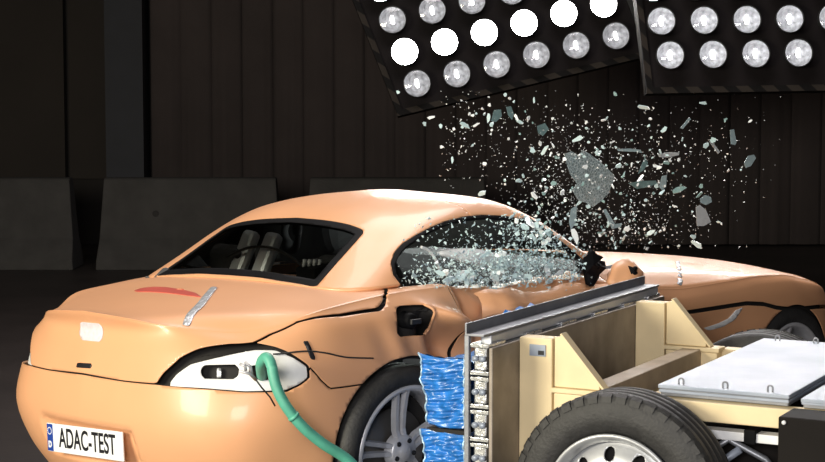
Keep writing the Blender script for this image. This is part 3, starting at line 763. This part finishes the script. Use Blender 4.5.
def sheet(name, pxs, mid, y0, yc, material, label=None):
    P = [at_y(a, b, y0 + .02 * math.sin(3 * i)) for i, (a, b) in enumerate(pxs)]; c = at_y(mid[0], mid[1], yc); n = len(P)
    o = mk(name, [tuple(p) for p in P] + [tuple(c)], [(i, (i + 1) % n, n) for i in range(n)], material, car, False, label); solidify(o, .003); return o
sheet('mirror_splinter', [(583, 258), (592, 252), (603, 257), (598, 262), (606, 268), (594, 279), (586, 272)], (593, 265), -.83, -.86, 'black_trim')
sheet('mirror_splinter', [(628, 266), (634, 268), (643, 277), (636, 276), (631, 274)], (634, 272), -.93, -.95, 'black_trim')
blob('mirror_trim', tuple(at_y(634, 271, -.93)), .022, 'black_trim', car, 12, (1.5, .8, .9), .4, .3)
# crumpled folds of the door top along the broken window
rg = random.Random(5)
def fold(pxs, y0, seed, material='paint', wd=.06):
    rg = random.Random(seed); top = [at_y(px, py, y0 + rg.uniform(-.02, .02)) for px, py in pxs]
    V = []; m = 6
    for i, p in enumerate(top):
        for j in range(m):
            t = j / (m - 1)
            V.append(tuple(p + np.array([rg.uniform(-.006, .006), -.055 * math.sin(t * 2.2) + rg.uniform(-.004, .004), -wd * t + .012 * math.sin(t * 5 + i) + rg.uniform(-.005, .005)])))
    F = [(i * m + j, i * m + j + 1, (i + 1) * m + j + 1, (i + 1) * m + j) for i in range(len(top) - 1) for j in range(m - 1)]
    o = mk('door_fold', V, F, material, car, True); solidify(o, .002); return o
fold([(474, 294), (486, 291), (498, 292), (510, 289), (522, 290), (535, 288), (548, 288), (560, 286), (574, 286), (588, 284), (600, 282), (612, 280)], -.80, 2, wd=.10)
# gill behind the front wheel
gl = body.uv([(702, 328.5), (716, 324), (729, 318), (736, 310), (742, 307.5), (741, 310), (735, 319), (722, 327), (706, 331)])
patch(body, 'side_gill', None, 'white_metal', .004, .006, car, gl)

# ------------------------------------------------------------------ trolley
TR = thing('crash_trolley', 'beige steel crash trolley with grey deck plates and a crushed blue barrier nose', 'trolley', (-.18, -2.04, 0), R(18.5))
def bx(name, m, a0, a1, b0, b1, z0, z1, bev=.003, parent=TR, label=None): return MB().box(a0, a1, b0, b1, z0, z1).obj(name, m, parent, bev=bev, label=label)
def trolley_wheel(a_out, b, s):
    """s=+1: outer face looks to -a"""
    o = bpy.data.objects.new('wheel', None); COL.objects.link(o); o.parent = TR; o.location = (a_out + s * .10, b, .363); o.rotation_euler = (0, 0, 0 if s > 0 else math.pi)
    hw = .10; Ro, Rr = .363, .232; nseg = 96
    prof = [(-hw * .80, Rr), (-hw * 1.0, Rr + .012), (-hw * 1.08, Rr + .06), (-hw * .98, Ro - .035), (-hw * .90, Ro - .012), (-hw * .78, Ro)]
    for g in (-.04, 0.0, .04): prof += [(g - .008, Ro + .002), (g - .005, Ro - .010), (g + .005, Ro - .010), (g + .008, Ro + .002)]
    prof += [(hw * .78, Ro), (hw * .90, Ro - .012), (hw * 1.08, Rr + .06), (hw, Rr + .012), (hw * .8, Rr)]
    mb = MB(); mb.lathe(prof, nseg, 0); t = mb.obj('tyre', 'rubber', o, True)
    # shoulder blocks
    sh = MB()
    for k in range(44):
        a0 = 2 * math.pi * (k + .12) / 44; a1 = 2 * math.pi * (k + .80) / 44
        V = []
        for aa in (a0, a1):
            for ax, r in ((-hw * .985, Ro - .026), (-hw * .93, Ro - .006), (-hw * .74, Ro + .004), (-hw * .74, Ro - .02)):
                V.append((ax, r * math.cos(aa), r * math.sin(aa)))
        sh.add(V, [(0, 1, 5, 4), (1, 2, 6, 5), (2, 3, 7, 6), (0, 4, 7, 3), (0, 3, 2, 1), (4, 5, 6, 7)])
    sh.obj('tread_shoulder', 'rubber', t)
    MB().lathe([(-.105, .236), (-.112, .232), (-.108, .222), (-.075, .205), (.07, .20), (.09, .235)], 56, 0).obj('rim', 'steel_rim', o, True)
    # disc with hand holes
    nr, na = 20, 120; A = []
    for i in range(nr):
        r = .03 + (.207 - .03) * i / (nr - 1)
        dep = -.055 - .035 * math.sin(min(1, max(0, (r - .05) / .15)) * math.pi)
        for k in range(na):
            a = 2 * math.pi * k / na; A.append((dep, r * math.cos(a), r * math.sin(a), r, a))
    A = np.array(A); F = [(i * na + k, i * na + (k + 1) % na, (i + 1) * na + (k + 1) % na, (i + 1) * na + k) for i in range(nr - 1) for k in range(na)]
    def holes(Q):
        d = np.full(len(Q), 9.)
        for k in range(10):
            a = 2 * math.pi * (k + .3) / 10; u = Q[:, 1] * math.cos(a) + Q[:, 2] * math.sin(a) - .165; v = -Q[:, 1] * math.sin(a) + Q[:, 2] * math.cos(a)
            d = np.minimum(d, np.hypot(u / 1.25, v) - .019)
        return -d
    A, F = clip(A, F, holes); d = mk('wheel_disc', A[:, :3], F, 'steel_rim', o); solidify(d, .005)
    MB().lathe([(-.05, .06), (-.085, .055), (-.10, .04), (-.102, .001)], 28, 0).obj('hub', 'steel_rim', o, True)
    MB().lathe([(-.01, .001), (-.012, .20)], 40, 0).obj('brake_drum', 'liner', o, True)
    return o
for a, s in ((.02, 1), (1.8, -1)):
    trolley_wheel(a, 0, s); trolley_wheel(a, -2.6, s)
bx('axle', 'steel', .2, 1.6, -.04, .04, .32, .40); bx('axle', 'steel', .2, 1.6, -2.64, -2.56, .32, .40)
# nose: rail, load cells, backplate
MB().prism([(.548, .882), (.548, .925), (.540, .925), (.540, .890), (.475, .890), (.475, .882)], 0, .035, 1.76).obj('top_rail', 'steel', TR, bev=.002, label='grey steel angle rail along the top of the nose')
bx('rail_tube', 'steel_pale', .10, 1.755, .478, .520, .846, .881, .005)
bx('rail_lip', 'steel', .09, 1.75, .470, .525, .832, .845, .002)
bx('backplate', 'backplate', .045, 1.75, .447, .462, .22, .845, .004)
bx('end_strip', 'steel', .04, .06, .535, .552, .26, .884, .002)
for k in range(9):
    px_k = .10 + (.13 if k % 2 else .04)
    c_ = MB().tube([(.2 + k * .19, .545, .905), (.2 + k * .19, .551, .905)], .007, 8).obj('rail_bolt', 'steel_light', TR, True)
ncell = 5; z0 = .29; hh = (.862 - z0) / ncell
for k in range(ncell):
    for a in (.048, .36, .68, 1.0, 1.32, 1.60):
        zz = z0 + k * hh
        lc = bpy.data.objects.new('load_cell', None); COL.objects.link(lc); lc.parent = TR; lc.location = (a, .464, zz)
        bx('plate', 'aluminium', 0, .14, 0, .070, 0, .014, .002, lc); bx('plate', 'aluminium', 0, .14, 0, .070, hh - .020, hh - .006, .002, lc)
        bx('core', 'aluminium', .012, .13, .012, .062, .014, hh - .020, .006, lc)
        if a < .1:
            for q_ in (.022, .050):
                MB().tube([(-.006, q_, hh * .5), (.012, q_, hh * .5)], .011, 8).obj('screw', 'steel_light', lc, True)
# crushed blue honeycomb blocks, 3 wide and 2 high
def foil_block(a0, a1, z0, z1, front, seed, tex):
    """crumpled wrapper; front(a)=b of the front face"""
    rg = random.Random(seed); nz, nb, na = 70, 16, 14
    ph = [rg.uniform(0, 6.28) for _ in range(8)]
    def fr(a, z): return front(a) - .16 * (z1 - z) + .005 * math.sin(z * 50 + ph[0] + a * 9) + .003 * math.sin(z * 131 + ph[1]) + .006 * math.sin(a * 60 + ph[5])
    def pleat(b, z): return .004 * math.sin(z * 190 + ph[2] + 2.6 * math.sin(b * 26 + ph[3])) + .0035 * math.sin(z * 330 + b * 70 + ph[4]) + .004 * math.sin(b * 90 + z * 53) + .003 * math.sin(z * 120 - b * 60)
    zs = np.linspace(z0, z1, nz); V = []; F = []
    def sheet(fn, nu, nv, flip=False):
        n = len(V)
        for i in range(nu):
            for j in range(nv): V.append(fn(i / (nu - 1), j / (nv - 1)))
        for i in range(nu - 1):
            for j in range(nv - 1):
                q = (n + i * nv + j, n + (i + 1) * nv + j, n + (i + 1) * nv + j + 1, n + i * nv + j + 1); F.append(q[::-1] if flip else q)
    b0 = .553
    edge = lambda t: min(1, t / .08, (1 - t) / .08)
    def side(s, t, a, sg):
        z = z0 + (z1 - z0) * t; b = b0 + (fr(a, z) - b0) * s
        return (a + sg * pleat(b, z) * edge(t) * edge(max(.0, min(1, s * .9 + .05))), b, z + .012 * s * math.sin(3 * s + ph[6]))
    sheet(lambda s, t: side(s, t, a0, -1), nb, nz); sheet(lambda s, t: side(s, t, a1, 1), nb, nz, True)
    def top(s, t, z, sg):
        a = a0 + (a1 - a0) * t; b = b0 + (fr(a, z) - b0) * s; return (a, b, z - (.05 * min(1, t * 4) if sg > 0 else 0) + sg * .4 * abs(pleat(b, a)) + .012 * s * math.sin(3 * s + ph[6]))
    sheet(lambda s, t: top(s, t, z1, 1), nb, na); sheet(lambda s, t: top(s, t, z0, -1), nb, na, True)
    def face(s, t):
        a = a0 + (a1 - a0) * s; z = z0 + (z1 - z0) * t; return (a, fr(a, z), z - .05 * t * min(1, s * 4) + .012 * math.sin(3 + ph[6]))
    sheet(face, na, nz)
    o = mk('barrier_block', V, F, 'blue_foil', TR, True, tex)
    for e_ in (1.0, .02): MB().tube([side(e_, t, a0, -1) for t in np.linspace(0, 1, 30)], .004, 6).obj('foil_edge', 'blue_edge', o, True)
    return o
FRN = lambda a: .728 - .015 * a
blocks = [(.05, .60), (.61, 1.16), (1.17, 1.74)]
for i, (a0, a1) in enumerate(blocks):
    foil_block(a0, a1, .560, .800, FRN, 10 + i, None); foil_block(a0, a1, .285, .535, lambda a: .722 - .015 * a, 20 + i, None)
MB().box(.05, 1.74, .553, .70, .537, .550).obj('foam_joint', 'liner', TR)
# blue scrap of wrapper above the rail
pB = at_y(515, 300, -1.18); 
inv = TR.matrix_basis.inverted() if False else (Matrix.Translation(TR.location) @ Matrix.Rotation(R(18.5), 4, 'Z')).inverted()
q = inv @ Vector(pB); mb = MB()
pts = []
for i in range(9):
    for j in range(4): pts.append((q.x - .13 + .26 * i / 8, .62 + .03 * j, .885 + .012 * math.sin(i * 1.9 + j) + (.03 if j == 1 else 0) - .02 * j))
mb.add(pts, [(i * 4 + j, (i + 1) * 4 + j, (i + 1) * 4 + j + 1, i * 4 + j + 1) for i in range(8) for j in range(3)])
solidify(mb.obj('foil_scrap', 'blue_foil', TR, True), .002)
# uprights with gussets
for a0, tagp in ((.26, 'n'), (1.40, 'f')):
    bx('upright', 'beige', a0, a0 + .07, .322, .446, .34, .858, .004)
    bx('upright_foot', 'beige', a0 - .01, a0 + .09, .10, .446, .30, .335, .004)
    g = MB().prism([(.318, .862), (.285, .868), (.15, .705), (.15, .690), (.318, .690)], 0, a0 + .012, a0 + .052).obj('gusset', 'beige', TR, bev=.003)
    MB().bar((a0 + .034, .296, .876), (a0 + .034, .133, .690), .046, .008, (0, .6, .8)).obj('gusset_flange', 'beige', TR, bev=.002)
    bx('gusset_base', 'beige', a0 - .008, a0 + .078, .09, .322, .672, .689, .003)
    bx('side_post', 'beige', a0, a0 + .07, .10, .315, .34, .670, .004)
    for bb in (.13, .29):
        MB().tube([(a0 - .006, bb, .600), (a0 - .014, bb, .600)], .010, 8).obj('bolt', 'steel', TR, True)
bx('cross_beam', 'beige_dull', .33, 1.40, .165, .245, .60, .682, .004)
lb = bx('type_label', 'steel_light', .255, .259, .345, .405, .795, .835, .0, label='small grey type label on the upright')
bx('label_print', 'ink', .2535, .255, .350, .372, .800, .815, 0, lb); 
# chassis
for a0 in (.28, 1.46):
    bx('side_beam', 'beige', a0, a0 + .07, -3.0, .10, .615, .680, .004)
    bx('hook', 'beige', a0 + .075, a0 + .10, .01, .035, .60, .645, .003)
for b in (-.02, -1.15, -2.95): bx('cross_member', 'beige', .35, 1.46, b - .03, b + .03, .60, .672, .004)
def deck(b0, b1, z0, z1, name='deck_plate'):
    o = bx(name, 'steel_light', .315, 1.55, b0, b1, z1 - .014, z1, .003)
    bx('deck_layer', 'steel', .325, 1.54, b0 + .006, b1 - .006, z0, z1 - .015, .003, o)
    bx('deck_layer', 'steel_light', .318, 1.545, b0 + .002, b1 - .002, z0 + .012, z0 + .022, .002, o)
    for a in (.345, .93, 1.50):
        for t in (.16, .5, .84):
            if a == .93: continue
            c = (a, b0 + (b1 - b0) * t); 
            MB().tube([tuple(x) for x in spline([(c[0], c[1] - .008, z1 - .004), (c[0], c[1] - .008, z1 + .016), (c[0], c[1], z1 + .021), (c[0], c[1] + .008, z1 + .016), (c[0], c[1] + .008, z1 - .004)], 3)], .0035, 6).obj('lifting_eye', 'steel', o, True)
    return o
deck(-.497, -.045, .682, .722); deck(-1.05, -.535, .682, .715); deck(-2.3, -1.09, .682, .715)
bx('side_box', 'box_black', .09, .26, -1.6, -.525, .30, .692, .006, label='black box on the side of the chassis')
MB().tube([(.09, -.545, .675), (.083, -.545, .675)], .007, 8).obj('bolt', 'white_metal', TR, True)
bx('brake_rail', 'white_metal', .28, .34, -.62, -.15, .560, .590, .003)
bx('rail_clamp', 'black_trim', .268, .352, -.40, -.36, .555, .603, .004)
MB().tube([(.25, -.22, .50), (.30, -.30, .56), (.32, -.42, .50), (.34, -.5, .40)], .012, 8).obj('brake_pipe', 'steel', TR, True)
MB().tube([(.30, -.20, .42), (.30, -.34, .53)], .014, 8).obj('damper', 'steel_light', TR, True)
bx('battery_tray', 'box_black', .40, 1.40, -2.4, -.05, .40, .58, .01)

# ------------------------------------------------------------------ hose hanging out of the tail lamp opening
hp = [at_y(262, 376, -.76), at_y(261, 364, -.83), at_y(266, 357.5, -.87), at_y(271, 364, -.90), at_y(276, 386, -.93), at_y(286, 406, -.96), at_y(302, 426, -.99), at_y(322, 443, -1.02), at_y(352, 464, -1.06)]
q0 = hp[-1].copy()
hp += [q0 + np.array([.07, -.03, -.13]), q0 + np.array([.07, -.09, -.26])]
for dx_, dy_ in ((-.02, -.16), (-.30, -.26), (-.75, -.30)): hp.append(np.array([q0[0] + dx_, q0[1] + dy_, .021]))
hs = thing('rubber_hose', 'green rubber hose hanging from the emptied tail lamp opening of the car', 'hose', tuple(hp[-1] * [1, 1, 0]))
MB().tube([tuple(p - np.array(hs.location)) for p in spline(hp, 8)], .0195, 14).obj('tube', 'hose_green', hs, True)
jp = spline(hp, 8); k = 44; d = jp[k + 1] - jp[k]
MB().tube([tuple(jp[k] - d * .3 - np.array(hs.location)), tuple(jp[k] + d * .6 - np.array(hs.location))], .0225, 14).obj('joint_ring', 'hose_green', hs, True)
cl = MB()
for (a, b), (c_, d_) in (((240, 364), (246, 372)), ((245, 362), (252, 376)), ((239, 371), (256, 380))):
    cl.tube([tuple(at_y(a, b, -.86) - np.array(hs.location)), tuple(at_y((a + c_) / 2 + 2, (b + d_) / 2 - 2, -.88) - np.array(hs.location)), tuple(at_y(c_, d_, -.86) - np.array(hs.location))], .006, 7)
cl.obj('hose_clip', 'alloy', hs, True)
MB().tube([tuple(at_y(a, b, -.90) - np.array(hs.location)) for a, b in ((256, 380), (262, 388), (270, 397), (275, 406))], .003, 6).obj('clip_wire', 'cable', hs, True)

# ------------------------------------------------------------------ flying glass
rg = random.Random(11)
def shard_mesh(seed, n=6, thin=.004, aspect=1.0):
    r = random.Random(seed); an = sorted(r.uniform(0, 2 * math.pi) for _ in range(n))
    an = [2 * math.pi * (k + r.uniform(-.32, .32)) / n for k in range(n)]
    pts = [(math.cos(a) * r.uniform(.6, 1.0) * aspect, math.sin(a) * r.uniform(.6, 1.0)) for a in an]
    mb = MB(); mb.prism(pts, 1, -.5, .5); return mb.V, mb.F
def mesh_of(seed, n, aspect, m):
    V, F = shard_mesh(seed, n, aspect=aspect); me = bpy.data.meshes.new('glass_shard'); me.from_pydata(V, [], F); me.materials.append(MATS[m]); me.update(); return me
LIB = {m: [mesh_of(100 * k + 7, 5 + k % 3, (1, 1.7, 1, 2.6, 1.3)[k % 5], m) for k in range(15)] for m in ('shard_pale', 'shard_white', 'shard_teal')}
FACE = Matrix.Rotation(YAW - math.pi / 2, 3, 'Z')
def put_shard(px, py, y, size, m, label, group, k=None, roll=None, tumble=.7, thick=.004):
    me = rg.choice(LIB[m]) if k is None else LIB[m][k]
    o = bpy.data.objects.new('glass_shard', me); COL.objects.link(o); o.location = at_y(px, py, y)
    rot = FACE @ Matrix.Rotation(roll if roll is not None else rg.uniform(0, 6.28), 3, 'Y') @ Matrix.Rotation(rg.uniform(-tumble, tumble), 3, 'X') @ Matrix.Rotation(rg.uniform(-tumble, tumble), 3, 'Z')
    o.rotation_euler = rot.to_euler(); o.scale = (size, thick, size); return tag(o, label, 'glass shard', group)
def custom(pxs, y, m, label, thick=.005, lean=0.0):
    P = [at_y(px, py, y + lean * (py - pxs[0][1]) / 50) for px, py in pxs]; c = sum(P) / len(P); nrm = -FW
    V = [tuple(p - c) for p in P] + [tuple(p - c - nrm * thick) for p in P]; n = len(P)
    F = [tuple(range(n)), tuple(range(n, 2 * n))[::-1]] + [(i, n + i, n + (i + 1) % n, (i + 1) % n) for i in range(n)]
    o = mk('glass_shard', V, F, m, None, False); o.location = tuple(c); return tag(o, label, 'glass shard')
custom([(565, 154), (571, 151), (578, 155), (583, 150), (590, 154), (598, 160), (607, 168), (615, 176), (612, 184), (609, 193), (600, 202), (593, 207), (586, 203), (578, 200), (572, 190), (577, 184), (570, 174), (567, 165)], -.62, 'crazed_glass', 'largest crazed grey sheet of glass tumbling above the windscreen pillar', .005, .06)
custom([(628, 183), (640, 181), (656, 180.5), (657, 184), (648, 187), (637, 189)], -.60, 'shard_teal', 'long green-tinted blade of glass beside the large crazed sheet')
custom([(696, 207), (700, 205), (706, 210), (711, 222), (704, 226), (697, 226)], -.72, 'shard_white', 'bright white jagged chunk of glass apart from the cloud, above the hood')
custom([(700, 199), (705, 195), (711, 197), (712, 202), (706, 205), (701, 203)], -.72, 'shard_pale', 'round grey lump of glass touching the white jagged chunk')
custom([(617, 149), (630, 148.5), (641, 150), (642, 153), (638, 152), (618, 151)], -.55, 'shard_pale', 'thin straight glass strip above the green-tinted blade')
custom([(658, 154), (668, 152), (679, 152.5), (679, 155), (668, 157.5), (659, 157)], -.58, 'shard_white', 'flat white glass splinter right of the thin straight strip')
custom([(730, 130), (734, 129), (736.5, 142), (735, 145), (731, 144)], -.70, 'shard_pale', 'upright grey glass splinter highest at the edge of the cloud')
custom([(744, 163), (748, 156), (754, 154.5), (756, 158), (751, 166), (746, 168)], -.70, 'shard_pale', 'leaning grey glass plate farthest along the hood')
custom([(709, 141), (712, 140.5), (720, 152), (718, 154)], -.66, 'shard_white', 'narrow white glass needle near the upright grey splinter')
custom([(680, 128), (689, 117.5), (691, 119), (683, 129)], -.64, 'shard_pale', 'slanting glass needle below the level lamp bank')
custom([(662, 176), (667, 175), (666, 187), (662, 190), (659, 187)], -.6, 'shard_pale', 'rounded glass flake at the tip of the green-tinted blade')
custom([(641, 166), (645, 157), (648, 163), (644, 170), (638, 174)], -.6, 'shard_teal', 'dark green glass flake under the thin straight strip')
custom([(494, 110), (501, 109.5), (502, 116), (496, 122), (491, 121)], -.62, 'shard_teal', 'grey glass flake under the tilted lamp bank, paired with a slim one')
custom([(506, 107), (511, 106), (514, 114), (512, 120), (508, 115)], -.62, 'shard_teal', 'slim grey glass flake under the tilted lamp bank')
custom([(537, 126), (545, 123), (549, 129), (543, 136), (538, 133)], -.62, 'shard_teal', 'grey square glass flake left of the large crazed sheet')
custom([(603, 210), (606, 209), (615, 224), (622, 223), (621, 227), (612, 229)], -.66, 'shard_pale', 'hooked glass piece below the large crazed sheet')
custom([(571, 209), (577, 205), (576, 222), (571, 230), (569, 222)], -.68, 'shard_pale', 'tall pale glass piece just over the windscreen pillar')
grp = 'flying glass fragments'
SHC = {'shard_pale': 'pale blue', 'shard_white': 'white', 'shard_teal': 'grey-green'}
def where(px, py):
    if px > 665: return 'flying high above the hood'
    if py > 212: return 'just above the windscreen pillar and hood edge'
    if px < 545: return 'flying above the roof edge over the side window'
    if px < 625: return 'tumbling around the large crazed sheet'
    return 'between the crazed sheet and the hood'
clusters = [(588, 188, 36, 40, 6), (640, 185, 42, 38, 5), (560, 150, 40, 28, 3), (620, 232, 40, 14, 4), (690, 160, 40, 28, 2.2), (545, 215, 22, 26, 3)]
wsum = sum(c[4] for c in clusters)
def sample():
    t = rg.uniform(0, wsum)
    for c in clusters:
        t -= c[4]
        if t <= 0: break
    return rg.gauss(c[0], c[2]), rg.gauss(c[1], c[3])
def ok(px, py): return 90 < py < 250 and 440 < px < 782 and not (py > 205 + (px - 500) * .42 + 8 and px < 600) and not (py > 249 and px > 600)
n = 0
while n < 230:
    px, py = sample()
    if not ok(px, py): continue
    big = rg.random() < .13
    m_ = rg.choice(['shard_pale', 'shard_white', 'shard_teal', 'shard_pale']); k_ = rg.randrange(15)
    lab = ('larger ' if big else 'small ') + SHC[m_] + (' glass splinter ' if k_ % 5 in (1, 3) else ' glass chip ') + where(px, py)
    put_shard(px, py, rg.gauss(-.62, .14), rg.uniform(.011, .018) if big else rg.uniform(.005, .010), m_, lab, grp, k_); n += 1
for _ in range(26):
    put_shard(rg.gauss(480, 36), rg.gauss(122, 16), rg.gauss(-.6, .1), rg.uniform(.006, .011), m_ := rg.choice(['shard_pale', 'shard_white']), 'small loose ' + SHC[m_] + ' glass fragment drifting under the tilted lamp bank', 'fragments under the tilted lamp bank')
n = 0
while n < 60:
    px, py = rg.choice([(rg.gauss(520, 40), rg.gauss(266, 10)), (rg.gauss(535, 12), rg.gauss(225, 12)), (rg.gauss(470, 25), rg.gauss(277, 5))])
    if not (400 < px < 592 and 212 < py < 288) or py < 205 + (px - 500) * .5: continue
    put_shard(px, py, rg.uniform(-.84, -.68), rg.uniform(.010, .019), m_ := rg.choice(['shard_pale', 'shard_white', 'shard_pale']), SHC[m_] + ' crumb of glass ' + ('heaped along the sill of the broken side window' if py > 255 else 'hanging in the upper part of the broken side window'), 'glass crumbs at the side window'); n += 1
# everything finer, one mass
def dust(name, gen, count, label, m):
    V = []; F = []
    for _ in range(count):
        p, s = gen()
        if p is None: continue
        k = len(V); a = [Vector((rg.gauss(0, 1), rg.gauss(0, 1), rg.gauss(0, 1))).normalized() * s * rg.uniform(.5, 1.2) for _ in range(4)]
        V += [tuple(np.array(p) + np.array(q)) for q in a]; F += [(k, k + 1, k + 2), (k, k + 2, k + 3), (k, k + 3, k + 1), (k + 1, k + 3, k + 2)]
    o = mk(name, V, F, m, None, False); return tag(o, label, 'glass debris', kind='stuff')
def g_air():
    px, py = sample()
    if rg.random() < .12: px, py = rg.gauss(475, 38), rg.gauss(140, 32)
    if not ok(px, py): return None, 0
    return at_y(px, py, rg.gauss(-.62, .18)), min(.0085, .0022 + rg.expovariate(1 / .0020))
def g_win():
    r = rg.random()
    if r < .55: px, py = rg.gauss(520, 45), rg.gauss(268, 11)
    elif r < .72: px, py = rg.gauss(538, 16), rg.gauss(228, 16)
    elif r < .85: px, py = rg.gauss(460, 30), rg.gauss(278, 6)
    else: px, py = rg.uniform(415, 580), rg.uniform(216, 285)
    if not (398 < px < 594 and 212 < py < 291) or py < 203 + (px - 500) * .5: return None, 0
    return at_y(px, py, rg.uniform(-.86, -.64)), min(.014, .003 + rg.expovariate(1 / .0035))
dust('glass_dust', g_air, 2600, 'fine glass dust and crumbs spraying up over the car', 'shard_white')
dust('glass_crumbs', g_win, 4200, 'mass of tiny glass crumbs filling the broken side window', 'shard_pale')
